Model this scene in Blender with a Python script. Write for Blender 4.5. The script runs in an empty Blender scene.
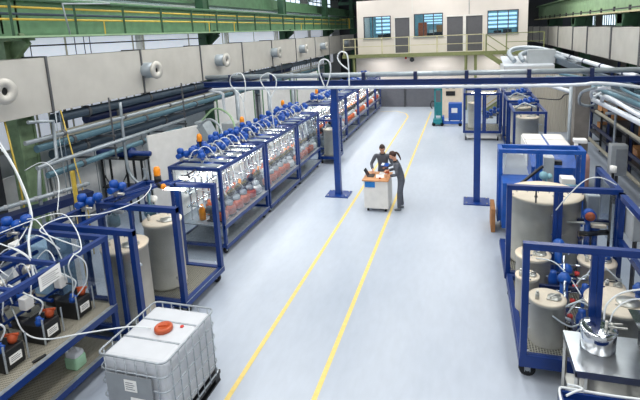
import bpy, bmesh, math, random
from mathutils import Vector, Matrix
R_ = random.Random(7)
C = bpy.context.scene.collection
PI = math.pi

# ------------------------------------------------------------------ materials
def lin(c):
    out = []
    for v in c:
        v /= 255.0
        out.append(v/12.92 if v <= .04045 else ((v+.055)/1.055)**2.4)
    return (*out, 1.0)
MATS = {}
def mat(name, rgb, rough=.5, metal=0, var=.12, scale=6, bump=0, emit=0, coat=0, spec=.5):
    m = bpy.data.materials.new(name); m.use_nodes = True
    nt = m.node_tree; N = nt.nodes; L = nt.links
    b = N['Principled BSDF']
    b.inputs['Roughness'].default_value = rough
    b.inputs['Metallic'].default_value = metal
    b.inputs['Specular IOR Level'].default_value = spec
    if coat: b.inputs['Coat Weight'].default_value = coat
    c = lin(rgb)
    tc = N.new('ShaderNodeTexCoord'); nz = N.new('ShaderNodeTexNoise')
    nz.inputs['Scale'].default_value = scale; nz.inputs['Detail'].default_value = 4
    L.new(tc.outputs['Object'], nz.inputs['Vector'])
    r = N.new('ShaderNodeValToRGB')
    r.color_ramp.elements[0].position = .3; r.color_ramp.elements[1].position = .7
    r.color_ramp.elements[0].color = (*[v*(1-var) for v in c[:3]], 1)
    r.color_ramp.elements[1].color = (*[min(1, v*(1+var)) for v in c[:3]], 1)
    L.new(nz.outputs['Fac'], r.inputs['Fac']); L.new(r.outputs['Color'], b.inputs['Base Color'])
    if bump:
        bp = N.new('ShaderNodeBump'); bp.inputs['Strength'].default_value = bump; bp.inputs['Distance'].default_value = .02
        L.new(nz.outputs['Fac'], bp.inputs['Height']); L.new(bp.outputs['Normal'], b.inputs['Normal'])
    if emit:
        b.inputs['Emission Color'].default_value = c; b.inputs['Emission Strength'].default_value = emit
    MATS[name] = m
    return m
def glassmat(name, rgb, fac=.12, rough=.05):
    m = bpy.data.materials.new(name); m.use_nodes = True
    nt = m.node_tree; N = nt.nodes; L = nt.links; N.clear()
    o = N.new('ShaderNodeOutputMaterial'); mx = N.new('ShaderNodeMixShader')
    t = N.new('ShaderNodeBsdfTransparent'); g = N.new('ShaderNodeBsdfGlossy')
    t.inputs['Color'].default_value = lin(rgb); g.inputs['Roughness'].default_value = rough
    fr = N.new('ShaderNodeLayerWeight'); fr.inputs['Blend'].default_value = .25
    mp = N.new('ShaderNodeMath'); mp.operation = 'MULTIPLY_ADD'; mp.inputs[1].default_value = .28; mp.inputs[2].default_value = fac*.15
    L.new(fr.outputs['Fresnel'], mp.inputs[0]); L.new(mp.outputs[0], mx.inputs[0])
    L.new(t.outputs[0], mx.inputs[1]); L.new(g.outputs[0], mx.inputs[2]); L.new(mx.outputs[0], o.inputs[0])
    MATS[name] = m
def gridmat(name, base, line, scale, rough=.5, metal=.3, ratio=.3):
    m = bpy.data.materials.new(name); m.use_nodes = True
    nt = m.node_tree; N = nt.nodes; L = nt.links; b = N['Principled BSDF']
    tc = N.new('ShaderNodeTexCoord'); br = N.new('ShaderNodeTexBrick')
    br.offset = 0; br.inputs['Scale'].default_value = scale
    br.inputs['Brick Width'].default_value = 1; br.inputs['Row Height'].default_value = 1
    br.inputs['Mortar Size'].default_value = ratio*.5; br.inputs['Mortar Smooth'].default_value = .2
    br.inputs['Color1'].default_value = lin(base); br.inputs['Color2'].default_value = lin([v*.85 for v in base])
    br.inputs['Mortar'].default_value = lin(line)
    L.new(tc.outputs['Object'], br.inputs['Vector']); L.new(br.outputs['Color'], b.inputs['Base Color'])
    b.inputs['Roughness'].default_value = rough; b.inputs['Metallic'].default_value = metal
    MATS[name] = m
mat('blue', (10, 48, 116), .32, var=.15, scale=3)
mat('blue_bright', (22, 84, 172), .35, var=.15)
mat('blue_navy', (10, 30, 76), .4)
mat('gantry_blue', (14, 58, 132), .35)
mat('valve_blue', (18, 78, 168), .35)
mat('table_steel', (182, 186, 190), .28, .9, .1, 6)
mat('green_column', (128, 152, 118), .55, var=.2)
mat('steel', (205, 203, 196), .38, .75, .1, 5)
mat('tank_steel', (194, 188, 176), .42, .12, .08, 4)
mat('tank_lid', (232, 216, 194), .45, .08, .06, 5)
mat('chrome', (225, 228, 232), .12, 1, .05, 3)
mat('galv', (168, 176, 184), .42, .6, .18, 18)
mat('white', (232, 232, 230), .5, var=.04)
mat('offwhite', (228, 226, 222), .6, var=.05)
mat('ibc_plastic', (204, 208, 215), .35, var=.03)
mat('hose', (222, 228, 232), .35, var=.03)
mat('rubber', (22, 22, 24), .7, var=.2)
mat('black', (20, 22, 26), .45, var=.2)
mat('dark_grey', (62, 64, 70), .5, var=.1)
mat('grey', (140, 146, 152), .5, var=.08)
mat('cabinet_grey', (176, 182, 186), .5, var=.05)
mat('orange', (190, 84, 44), .4, var=.1)
mat('amber', (250, 150, 30), .3, var=.1)
mat('red', (200, 40, 30), .4)
mat('copper', (196, 98, 56), .4, .1, .2, 20)
mat('yellow', (200, 172, 70), .5, var=.12)
mat('yellow_line', (232, 206, 122), .55, var=.08, scale=14)
mat('green', (92, 130, 98), .55, var=.18, scale=4)
mat('green_dark', (42, 78, 54), .55, var=.25, scale=4)
mat('green_light', (146, 176, 140), .55, var=.14, scale=3)
mat('rail_green', (132, 138, 92), .5, var=.1)
mat('cream_rail', (205, 198, 160), .5)
mat('duct', (196, 194, 188), .45, .15, .07, 2)
mat('duct_seam', (96, 98, 102), .5, .3)
mat('pipe_dark', (74, 90, 106), .45, .2, .12)
mat('pipe_teal', (96, 132, 148), .4, .2, .14)
mat('pipe_grey', (156, 166, 174), .4, .3, .12)
mat('pipe_white', (214, 220, 228), .35, .1, .06)
mat('pipe_beige', (176, 172, 156), .5, 0, .1)
mat('wall', (208, 210, 212), .7, var=.05, scale=2)
mat('office_wall', (226, 218, 212), .7, var=.03, scale=1.5)
mat('door_grey', (92, 92, 98), .5, var=.05)
mat('roller', (96, 98, 106), .5, var=.06)
mat('concrete', (124, 120, 116), .8, var=.12, scale=5, bump=.2)
mat('ceil', (92, 104, 100), .8, var=.12, scale=.6)
mat('cardboard', (168, 118, 74), .8, var=.15, scale=8)
mat('wood', (206, 150, 104), .5, var=.12, scale=9)
mat('label_blue', (24, 118, 196), .5, var=.04)
mat('paper', (240, 240, 238), .7, var=.02)
mat('ink', (110, 112, 118), .7)
mat('skin', (214, 160, 132), .5, var=.05)
mat('overall', (88, 92, 102), .8, var=.16, scale=14)
mat('overall_light', (112, 120, 134), .8, var=.1, scale=14)
mat('hair_brown', (58, 40, 32), .6, var=.25, scale=30)
mat('hair_auburn', (66, 40, 32), .6, var=.25, scale=30)
mat('shoe', (28, 28, 32), .5)
mat('shoe_grey', (98, 104, 110), .6)
mat('pink', (206, 160, 150), .7, var=.1)
mat('green_liquid', (150, 190, 160), .25, var=.06)
mat('eye', (20, 16, 14), .3)
mat('teal_panel', (140, 190, 206), .5, var=.15, scale=3)
mat('green_cart', (34, 132, 140), .45)
mat('screen', (30, 40, 52), .2)
mat('led', (255, 252, 240), .4, emit=14, var=0)
mat('daylight', (222, 238, 255), .4, emit=1.3, var=.05)
mat('frosted_daylight', (206, 212, 224), .5, emit=.55, var=.06)
mat('office_lamp', (255, 250, 240), .4, emit=5, var=0)
glassmat('plexi', (243, 246, 248), .12)
glassmat('plexi_blue', (196, 216, 232), .2)
glassmat('window_glass', (214, 232, 240), .15)
gridmat('grating', (70, 66, 58), (168, 164, 150), 26, ratio=.36)
gridmat('expanded', (96, 92, 80), (176, 172, 158), 40, ratio=.42)
def floor_mat():
    m = bpy.data.materials.new('epoxy_floor'); m.use_nodes = True
    nt = m.node_tree; N = nt.nodes; L = nt.links; b = N['Principled BSDF']
    tc = N.new('ShaderNodeTexCoord'); n1 = N.new('ShaderNodeTexNoise'); n2 = N.new('ShaderNodeTexNoise')
    mp = N.new('ShaderNodeMapping'); mp.inputs['Scale'].default_value = (1, .35, 1)
    L.new(tc.outputs['Object'], mp.inputs['Vector'])
    n1.inputs['Scale'].default_value = .5; n1.inputs['Detail'].default_value = 5
    n2.inputs['Scale'].default_value = 9; n2.inputs['Detail'].default_value = 6
    L.new(mp.outputs[0], n1.inputs['Vector']); L.new(mp.outputs[0], n2.inputs['Vector'])
    r = N.new('ShaderNodeValToRGB'); r.color_ramp.elements[0].position = .35; r.color_ramp.elements[1].position = .68
    r.color_ramp.elements[0].color = lin((174, 185, 201)); r.color_ramp.elements[1].color = lin((196, 205, 218))
    L.new(n1.outputs['Fac'], r.inputs['Fac'])
    mx = N.new('ShaderNodeMixRGB'); mx.blend_type = 'MULTIPLY'; mx.inputs['Fac'].default_value = .16
    L.new(r.outputs['Color'], mx.inputs[1]); L.new(n2.outputs['Fac'], mx.inputs[2]); L.new(mx.outputs[0], b.inputs['Base Color'])
    rr = N.new('ShaderNodeMapRange'); rr.inputs['To Min'].default_value = .28; rr.inputs['To Max'].default_value = .5
    L.new(n1.outputs['Fac'], rr.inputs['Value']); L.new(rr.outputs[0], b.inputs['Roughness'])
    MATS['floor'] = m
floor_mat()
def rib_mat(name, rgb, scale, direction='X'):
    m = bpy.data.materials.new(name); m.use_nodes = True
    nt = m.node_tree; N = nt.nodes; L = nt.links; b = N['Principled BSDF']
    tc = N.new('ShaderNodeTexCoord'); w = N.new('ShaderNodeTexWave'); w.bands_direction = direction
    w.inputs['Scale'].default_value = scale
    L.new(tc.outputs['Object'], w.inputs['Vector'])
    bp = N.new('ShaderNodeBump'); bp.inputs['Strength'].default_value = .6; bp.inputs['Distance'].default_value = .03
    L.new(w.outputs['Fac'], bp.inputs['Height']); L.new(bp.outputs[0], b.inputs['Normal'])
    b.inputs['Base Color'].default_value = lin(rgb); b.inputs['Roughness'].default_value = .55
    MATS[name] = m
rib_mat('ribbed_beige', (204, 198, 184), 3.2)
rib_mat('ribbed_grey', (118, 120, 126), 4, 'Z')
rib_mat('wall_white_ribs', (224, 226, 228), 1.2, 'Y')

# ------------------------------------------------------------------ mesh builder
def basis(p0, p1):
    d = (p1-p0); l = d.length; d = d.normalized() if l > 1e-9 else Vector((0, 0, 1))
    u = d.orthogonal().normalized() if abs(d.z) > .99 else d.cross(Vector((0, 0, 1))).normalized()
    return d, u, d.cross(u).normalized()
class MB:
    def __init__(s): s.bm = bmesh.new()
    def box(s, x0, x1, y0, y1, z0, z1, rz=0, about=None):
        vs = [Vector((x, y, z)) for x in (x0, x1) for y in (y0, y1) for z in (z0, z1)]
        if rz:
            a = Vector(about) if about else Vector(((x0+x1)/2, (y0+y1)/2, 0)); M = Matrix.Rotation(rz, 3, 'Z')
            vs = [M @ (v-a)+a for v in vs]
        v = [s.bm.verts.new(p) for p in vs]
        for f in ((0, 1, 3, 2), (4, 6, 7, 5), (0, 4, 5, 1), (2, 3, 7, 6), (0, 2, 6, 4), (1, 5, 7, 3)): s.bm.faces.new([v[i] for i in f])
        return s
    def rbox(s, x0, x1, y0, y1, z0, z1, r=.02, seg=2):
        b2 = bmesh.new(); t = MB.__new__(MB); t.bm = b2; t.box(x0, x1, y0, y1, z0, z1)
        bmesh.ops.bevel(b2, geom=b2.edges[:], offset=r, segments=seg, affect='EDGES', profile=.5)
        me = bpy.data.meshes.new('t'); b2.to_mesh(me); b2.free(); s.bm.from_mesh(me); bpy.data.meshes.remove(me)
        return s
    def bar(s, p0, p1, w, h=None):
        h = h or w; p0 = Vector(p0); p1 = Vector(p1); d, u, v = basis(p0, p1)
        A = []
        for p in (p0, p1):
            A.append([s.bm.verts.new(p+u*a*w/2+v*b*h/2) for a, b in ((-1, -1), (1, -1), (1, 1), (-1, 1))])
        for i in range(4): s.bm.faces.new([A[0][i], A[0][(i+1) % 4], A[1][(i+1) % 4], A[1][i]])
        s.bm.faces.new(A[0][::-1]); s.bm.faces.new(A[1]); return s
    def cyl(s, p0, p1, r0, r1=None, n=16, caps=True):
        r1 = r0 if r1 is None else r1; p0 = Vector(p0); p1 = Vector(p1); d, u, v = basis(p0, p1)
        A = []
        for p, r in ((p0, r0), (p1, r1)):
            A.append([s.bm.verts.new(p+(u*math.cos(2*PI*k/n)+v*math.sin(2*PI*k/n))*r) for k in range(n)])
        for i in range(n):
            f = s.bm.faces.new([A[0][i], A[0][(i+1) % n], A[1][(i+1) % n], A[1][i]]); f.smooth = True
        if caps: s.bm.faces.new(A[0][::-1]); s.bm.faces.new(A[1])
        return s
    def lathe(s, prof, c=(0, 0, 0), n=24, axis='Z'):
        c = Vector(c); rings = []
        for r, z in prof:
            if r < 1e-5:
                p = Vector((0, 0, z)); ring = [p]
            else: ring = [Vector((r*math.cos(2*PI*k/n), r*math.sin(2*PI*k/n), z)) for k in range(n)]
            if axis == 'X': ring = [Vector((p.z, p.x, p.y)) for p in ring]
            if axis == 'Y': ring = [Vector((p.y, p.z, p.x)) for p in ring]
            rings.append([s.bm.verts.new(p+c) for p in ring])
        for a, b in zip(rings, rings[1:]):
            for i in range(n):
                j = (i+1) % n
                if len(a) == 1 and len(b) == 1: continue
                if len(a) == 1: f = s.bm.faces.new([a[0], b[j], b[i]])
                elif len(b) == 1: f = s.bm.faces.new([a[i], a[j], b[0]])
                else: f = s.bm.faces.new([a[i], a[j], b[j], b[i]])
                f.smooth = True
        return s
    def ball(s, c, r, n=12, sq=1):
        return s.lathe([(r*math.sin(PI*k/6) if 0 < k < 6 else 0, -r*sq*math.cos(PI*k/6)) for k in range(7)], c, n)
    def tube(s, pts, r, n=8, closed=False, smooth=True, sub=5):
        P = [Vector(p) for p in pts]
        if smooth and len(P) > 2:
            Q = []; m = len(P); rng = range(m) if closed else range(m-1)
            for i in rng:
                g = (lambda k: P[k % m]) if closed else (lambda k: P[max(0, min(m-1, k))])
                a, b, c, d = g(i-1), g(i), g(i+1), g(i+2)
                for k in range(sub):
                    t = k/sub
                    Q.append(.5*((2*b)+(c-a)*t+(2*a-5*b+4*c-d)*t*t+(3*b-a-3*c+d)*t**3))
            if not closed: Q.append(P[-1])
            P = Q
        rings = []; pu = None; m = len(P)
        for i, p in enumerate(P):
            if closed: d = P[(i+1) % m]-P[i-1]
            else: d = P[min(m-1, i+1)]-P[max(0, i-1)]
            d.normalize()
            if pu is None: u = d.orthogonal().normalized()
            else:
                u = pu-d*pu.dot(d); u = u.normalized() if u.length > 1e-6 else d.orthogonal().normalized()
            pu = u; v = d.cross(u)
            rings.append([s.bm.verts.new(p+(u*math.cos(2*PI*k/n)+v*math.sin(2*PI*k/n))*r) for k in range(n)])
        prs = list(zip(rings, rings[1:]))
        if closed: prs.append((rings[-1], rings[0]))
        for a, b in prs:
            for k in range(n):
                f = s.bm.faces.new([a[k], a[(k+1) % n], b[(k+1) % n], b[k]]); f.smooth = True
        if not closed: s.bm.faces.new(rings[0][::-1]); s.bm.faces.new(rings[-1])
        return s
    def poly(s, pts, ext):
        ext = Vector(ext); a = [s.bm.verts.new(Vector(p)) for p in pts]; b = [s.bm.verts.new(Vector(p)+ext) for p in pts]
        n = len(pts); s.bm.faces.new(a[::-1]); s.bm.faces.new(b)
        for i in range(n): s.bm.faces.new([a[i], a[(i+1) % n], b[(i+1) % n], b[i]])
        return s
    def split(s):
        """the separate pieces of this mesh, each as a builder of its own"""
        bm = s.bm; bm.verts.ensure_lookup_table(); seen = set(); out = []
        for v in bm.verts:
            if v in seen: continue
            st = [v]; isl = []
            seen.add(v)
            while st:
                k = st.pop(); isl.append(k)
                for e in k.link_edges:
                    w_ = e.other_vert(k)
                    if w_ not in seen: seen.add(w_); st.append(w_)
            q = MB(); mp = {k: q.bm.verts.new(k.co) for k in isl}; fs = set()
            for k in isl: fs.update(k.link_faces)
            for f in fs:
                g = q.bm.faces.new([mp[k] for k in f.verts]); g.smooth = f.smooth
            out.append(q)
        bm.free(); return out
    def each(s, name, m, parent=None, **kw):
        return [q.build(name, m, parent, **kw) for q in s.split()][0]
    def build(s, name, m, parent=None, label=None, kind=None):
        o = Vector((0, 0, 0)); p = parent
        while p is not None: o += p.location; p = p.parent
        if o.length: bmesh.ops.translate(s.bm, verts=s.bm.verts, vec=-o)
        bmesh.ops.recalc_face_normals(s.bm, faces=s.bm.faces)
        me = bpy.data.meshes.new(name); s.bm.to_mesh(me); s.bm.free()
        ob = bpy.data.objects.new(name, me); C.objects.link(ob)
        me.materials.append(MATS[m]); ob.parent = parent
        if label: ob['label'] = label
        if kind: ob['kind'] = kind
        return ob
def tag(o, label, cat, group=None):
    o['label'] = label; o['category'] = cat
    if group: o['group'] = group
    return o
def thing(name, label, cat, loc=(0, 0, 0), group=None):
    o = bpy.data.objects.new(name, None); C.objects.link(o); o.location = loc; o.empty_display_size = .1
    return tag(o, label, cat, group)
def struct(name, mb, m):
    return mb.build(name, m, kind='structure')
def copy_tree(o, parent=None):
    c = o.copy(); C.objects.link(c); c.parent = parent
    for ch in list(o.children): copy_tree(ch, c)
    return c
ORD = ['first', 'second', 'third', 'fourth', 'fifth', 'sixth', 'seventh', 'eighth', 'ninth', 'tenth', 'eleventh', 'twelfth']

# ------------------------------------------------------------------ the setting
BY = 30.0; HY = 44.0
struct('floor', MB().box(-12, 11, -4, HY, -.1, 0), 'floor')
struct('ceiling', MB().box(-12, 11, -4, HY, 9.2, 9.3), 'ceil')
struct('wall_left', MB().box(-12, -11.8, -4, HY, 0, 9.2), 'wall_white_ribs')
struct('wall_right', MB().box(8.8, 9, -4, HY, 0, 9.2), 'concrete')
struct('wall_back', MB().box(-12, 11, HY, HY+.2, 0, 9.2), 'dark_grey')
struct('wall_near', MB().box(-12, 11, -4.2, -4, 0, 9.2), 'wall')
# lower wall under the office, with two dark roller doors
w = MB().box(-7.0, 4.6, BY, BY+.2, 1.75, 3.45); w.box(-7.0, -5.6, BY, BY+.2, 0, 1.75); w.box(-.3, 4.6, BY, BY+.2, 0, 1.75)
struct('wall_back_lower', w, 'office_wall')
struct('door_1', MB().box(-5.6, -3.9, BY+.05, BY+.15, 0, 1.75), 'roller')
struct('door_2', MB().box(-3.8, -.3, BY+.05, BY+.15, 0, 1.75), 'roller')
struct('trim_1', MB().box(-3.9, -3.8, BY-.02, BY+.15, 0, 1.75), 'dark_grey')
struct('trim_2', MB().box(-7, 4.6, BY-.03, BY, 1.72, 1.82), 'offwhite')
# office front with holes
def wall_holes(x0, x1, z0, z1, holes, y0, y1):
    m = MB(); xs = sorted(holes); cur = x0
    for (a, b, c, d) in xs:
        m.box(cur, a, y0, y1, z0, z1)
        if c > z0: m.box(a, b, y0, y1, z0, c)
        m.box(a, b, y0, y1, d, z1); cur = b
    m.box(cur, x1, y0, y1, z0, z1); return m
wins = [(-6.42, -4.66, 4.47, 5.85), (-3.2, -1.43, 4.45, 5.87), (1.18, 2.93, 4.48, 5.85)]
doors = [(-4.4, -3.48, 3.5, 5.68), (-1.19, -.24, 3.5, 5.6), (-.06, .9, 3.5, 5.6)]
struct('wall_office_front', wall_holes(-6.85, 3.45, 3.45, 6.75, wins+doors, BY, BY+.15), 'office_wall')
struct('wall_office_side', MB().box(3.3, 3.45, BY+.15, 33.5, 3.45, 6.75), 'office_wall')
struct('wall_office_left', MB().box(-6.85, -6.7, BY+.15, 33.5, 3.45, 6.75), 'office_wall')
struct('wall_office_rear', MB().box(-6.85, 3.45, 33.5, 33.6, 3.45, 6.75), 'teal_panel')
struct('ceiling_office', MB().box(-6.85, 3.45, BY, 33.6, 6.75, 6.85), 'office_wall')
struct('floor_office', MB().box(-7.0, 4.6, BY, 33.6, 3.3, 3.45), 'grey')
struct('trim_3', MB().box(-3.32, -3.28, BY-.02, BY, 5.95, 6.75).box(-4.45, -4.4, BY-.03, BY, 3.5, 5.73).box(-3.48, -3.43, BY-.03, BY, 3.5, 5.73).box(-4.45, -3.43, BY-.03, BY, 5.68, 5.74), 'offwhite')
struct('trim_4', MB().box(-.24, -.06, BY-.04, BY, 3.5, 5.66).box(-1.25, .96, BY-.03, BY, 5.6, 5.68), 'offwhite')
struct('trim_5', MB().box(.1, .13, BY-.02, BY, 5.7, 6.75), 'grey')
for k, (a, b, c, d) in enumerate(wins):
    f = MB()
    for x in (a, a+(b-a)*.32, a+(b-a)*.66, b-.05): f.box(x, x+.05, BY-.03, BY+.06, c, d)
    f.box(a, b, BY-.03, BY+.06, c, c+.05); f.box(a, b, BY-.03, BY+.06, d-.05, d)
    fo = f.build('window_%d' % (k+3), 'dark_grey', kind='structure')
    MB().box(a, b, BY+.01, BY+.02, c, d).build('pane', 'window_glass', fo)
    s_ = MB().box(a-.05, b+.05, BY-.08, BY, c-.05, c); s_.build('window_sill', 'grey', fo)
for k, (a, b, c, d) in enumerate(doors):
    do = MB().box(a, b, BY+.04, BY+.09, c, d).build('door_%d' % (k+3), 'door_grey', kind='structure')
    MB().cyl((b-.12, BY-.02, c+1.0), (b-.12, BY+.04, c+1.0), .02).bar((b-.12, BY-.02, c+1), (b-.24, BY-.02, c+1), .02).build('door_handle', 'steel', do)
# what stands inside the office, seen through the panes
for x, wd, cl, mm, lab in ((-5.9, .5, 1.0, 'cabinet_grey', 'pale grey office cabinet behind the left office window'),
        (-2.9, .55, 1.9, 'copper', 'tall brown office cabinet behind the middle window, beside its left frame'),
        (-2.2, .5, 1.4, 'white', 'white office cabinet behind the middle office window'),
        (-1.75, .45, 1.7, 'cardboard', 'light brown office cabinet behind the middle window, at its right')):
    t = thing('office_cabinet', lab, 'cabinet', (x, 32.6, 3.45))
    MB().box(x-wd/2, x+wd/2, 32.4, 32.9, 3.45, 3.45+cl).build('body', mm, t)
    MB().box(x-wd/2+.02, x-.01, 32.37, 32.4, 3.5, 3.42+cl).build('door', mm, t)
    MB().box(x+.01, x+wd/2-.02, 32.37, 32.4, 3.5, 3.42+cl).build('door', mm, t)
for x, lab in ((-5.3, 'desk in the office behind the left window'), (-2.1, 'desk in the office behind the middle window'), (2.0, 'desk in the office behind the right window')):
    t = thing('office_desk', lab, 'desk', (x, 31, 3.45))
    MB().box(x-.7, x+.7, 30.7, 31.4, 4.17, 4.2).build('desk_top', 'white', t)
    for sx in (-.65, .65):
        for yy in (30.75, 31.35): MB().bar((x+sx, yy, 3.45), (x+sx, yy, 4.17), .04).build('leg', 'grey', t)
    t2 = thing('computer_monitor', 'black monitor standing on the '+lab, 'monitor', (x-.2, 31.1, 4.2))
    MB().box(x-.4, x+.05, 31.08, 31.11, 4.33, 4.66).build('screen', 'black', t2)
    MB().box(x-.25, x-.1, 31.0, 31.2, 4.2, 4.22).bar((x-.18, 31.12, 4.2), (x-.18, 31.12, 4.4), .03).build('stand', 'black', t2)
    t3 = thing('office_chair', 'dark office chair pushed up to the '+lab, 'chair', (x+.35, 30.5, 3.45))
    MB().rbox(x+.1, x+.6, 30.38, 30.45, 4.0, 4.72, .03).build('backrest', 'black', t3)
    MB().rbox(x+.12, x+.58, 30.42, 30.68, 3.9, 3.97, .02).build('seat', 'black', t3)
    MB().cyl((x+.35, 30.52, 3.5), (x+.35, 30.52, 3.9), .03).box(x+.1, x+.6, 30.5, 30.54, 3.45, 3.5).build('pedestal', 'dark_grey', t3)
for k, x in enumerate((-5.4, -2.2, 1.9)):
    tag(MB().box(x-.8, x+.8, 31.4, 31.7, 6.66, 6.74).build('ceiling_light', 'office_lamp'), 'glowing strip light on the office ceiling behind the %s window' % ('left', 'middle', 'right')[k], 'light')
# back windows of the office (daylight)
for k, (a, b, c, d) in enumerate(((-6.3, -5.0, 4.7, 6.0), (-2.9, -1.4, 5.2, 6.1), (1.0, 3.2, 4.75, 6.1))):
    fo = MB().box(a, b, 33.44, 33.48, c, d).build('window_%d' % (k+6), 'teal_panel', kind='structure')
    m = MB()
    for j in range(5):
        m.box(a+.05, b-.05, 33.41, 33.44, c+.06+j*(d-c)/5, c+(j+.75)*(d-c)/5)
    m.build('pane', 'daylight', fo)

# yellow floor lines
def strip(pts, w):
    m = MB()
    for (x0, y0), (x1, y1) in zip(pts, pts[1:]):
        d = Vector((x1-x0, y1-y0, 0)).normalized(); n = Vector((-d.y, d.x, 0))*w/2
        v = [m.bm.verts.new(p) for p in (Vector((x0, y0, .004))-n, Vector((x1, y1, .004))-n, Vector((x1, y1, .004))+n, Vector((x0, y0, .004))+n)]
        m.bm.faces.new(v)
    return m
struct('trim_6', strip([(-3.2, 2), (-3.24, 26.6), (-3.5, 27.6), (-4.2, 28.4), (-5.15, 28.2)], .075), 'yellow_line')
struct('trim_7', strip([(-2.0, 2), (-2.05, 28.2)], .075), 'yellow_line')

# steel columns
for k, y in enumerate((8.15, 16.4, 24.6, 32.8, 41.0)):
    m = MB().box(-10.0, -9.66, y-.22, y-.17, 0, 9.2).box(-10.0, -9.66, y+.17, y+.22, 0, 9.2).box(-9.72, -9.7, y-.17, y+.17, 0, 9.2)
    for z in (1.2, 2.4, 3.3): m.box(-10.0, -9.68, y-.19, y+.19, z, z+.03)
    m.bar((-9.8, y, 4.75), (-9.3, y, 5.15), .12, .3); m.box(-9.9, -9.3, y-.25, y+.25, 5.1, 5.2)
    struct('column_left_%d' % (k+1), m, 'green_column' if k == 0 else 'green_dark')
for k, y in enumerate((12.0, 20.4, 28.6, 36.8)):
    m = MB().box(6.0, 6.5, y-.22, y-.17, 0, 9.2).box(6.0, 6.5, y+.17, y+.22, 0, 9.2).box(6.2, 6.25, y-.17, y+.17, 0, 9.2)
    m.box(5.6, 6.3, y-.3, y+.3, 4.85, 5.2).poly([(5.6, y-.6, 5.2), (5.6, y+.6, 5.2), (5.6, y+.35, 4.7), (5.6, y-.35, 4.7)], (.5, 0, 0))
    struct('column_right_%d' % (k+1), m, 'green_dark')
struct('column_concrete', MB().box(3.1, 3.5, 15, 15.5, 0, 3.35), 'concrete')
# windows on the side walls
k = 20
for y in (2, 8.6, 15.2, 21.8, 28.4, 35):
    for z0, z1 in ((2.2, 3.45), (4.2, 5.6)):
        f = MB().box(-11.82, -11.72, y, y+6.2, z0, z0+.08).box(-11.82, -11.72, y, y+6.2, z1-.08, z1)
        for j in range(16 if z0 < 3 else 3): f.box(-11.81, -11.73, y+j*(.41 if z0 < 3 else 3), y+j*(.41 if z0 < 3 else 3)+.05, z0+.08, z1-.08)
        fo = f.build('window_%d' % k, 'pipe_beige', kind='structure'); k += 1
        MB().box(-11.79, -11.76, y, y+6.2, z0, z1).build('pane', 'frosted_daylight', fo)
k = 9
for y in (3, 11, 19, 27, 35):
    f = MB()
    for z in (6.4, 7.35, 8.3): f.box(-11.82, -11.72, y, y+6, z, z+.08)
    for j in range(7): f.box(-11.82, -11.72, y+j, y+j+.06, 6.4, 8.3)
    fo = f.build('window_%d' % k, 'green_dark', kind='structure'); k += 1
    MB().box(-11.79, -11.76, y, y+6, 6.4, 8.3).build('pane', 'daylight', fo)
for y in (13, 21.2, 29.4, 37.5):
    f = MB()
    for z in (4.6, 5.3, 6.0): f.box(8.7, 8.82, y, y+6, z, z+.07)
    for j in range(13): f.box(8.7, 8.82, y+j*.5, y+j*.5+.05, 4.6, 6.0)
    fo = f.build('window_%d' % k, 'green_dark', kind='structure'); k += 1
    MB().box(8.74, 8.78, y, y+6, 4.6, 6.0).build('pane', 'daylight', fo)
# roof girders high on the left
for k, y in enumerate((8.15, 16.4, 24.6, 32.8, 41)):
    m = MB(); m.bar((-11, y, 8.5), (9, y, 8.5), .25, .3); m.bar((-11, y, 7.4), (9, y, 7.4), .2, .25)
    for j in range(10): m.bar((-11+j*2, y, 7.4), (-10+j*2, y, 8.5), .1).bar((-10+j*2, y, 8.5), (-9+j*2, y, 7.4), .1)
    struct('beam_roof_%d' % (k+1), m, 'green_dark')

# ------------------------------------------------------------------ crane runways
t = thing('crane_runway', 'long green crane girder with yellow pipes along the left wall', 'crane girder', (-9.6, 20, 5.2))
MB().box(-9.72, -9.66, 0, 40, 5.25, 6.0).box(-9.85, -9.5, 0, 40, 5.2, 5.26).box(-9.85, -9.5, 0, 40, 6.0, 6.06).build('girder', 'green', t)
MB().box(-9.85, -8.85, 0, 36, 5.16, 5.2).build('walkway', 'green_light', t)
m = MB()
for j in range(22): m.bar((-8.95, 1+j*1.65, 5.2), (-8.95, 1+j*1.65, 5.95), .05)
for z in (5.94,): m.bar((-8.95, 0, z), (-8.95, 36, z), .04)
m.each('railing', 'green_dark', t)
MB().cyl((-9.0, 0, 5.79), (-9.0, 36.2, 5.79), .025, n=8).build('pipe', 'yellow', t)
MB().cyl((-9.0, 0, 5.54), (-9.0, 36.2, 5.54), .025, n=8).build('pipe', 'yellow', t)
MB().cyl((-9.15, 0, 5.66), (-9.15, 36, 5.66), .03, n=8).build('pipe', 'pipe_dark', t)
m = MB().bar((-8.9, 36.2, 5.2), (-8.9, 36.2, 5.95), .08).bar((-9.7, 36.2, 5.95), (-8.9, 36.2, 5.95), .08)
m.build('end_frame', 'yellow', t)
for y in (10.1, 15.2, 17.1, 25): MB().bar((-8.9, y, 5.15), (-8.9, y, 5.55), .03).build('pipe_drop', 'yellow', t)
for y in (8.6, 9.9, 10.2, 10.4): MB().bar((-9.7, y, 4.72), (-9.7, y, 5.2), .02).build('drop_rod', 'dark_grey', t)
MB().bar((-9.75, 8.5, 4.98), (-9.75, 16, 4.98), .035).build('conduit', 'black', t)
MB().tube([(-8.92, 9.0, 5.2), (-8.92, 8.9, 5.9), (-8.92, 10.4, 5.97)], .022, 6, smooth=False).build('ladder_rail', 'pipe_grey', t)
m = MB().box(-10.7, -10.4, 0, 44, 6.35, 6.9).box(-10.9, -10.2, 0, 44, 6.3, 6.36)
struct('beam_upper_left', m, 'green')
t = thing('crane_runway', 'long pale green crane girder along the right wall', 'crane girder', (5.9, 25, 5.3))
MB().box(5.9, 5.98, 5, 44, 5.3, 6.35).box(5.7, 6.2, 5, 44, 6.3, 6.38).build('girder', 'green_light', t)
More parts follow.
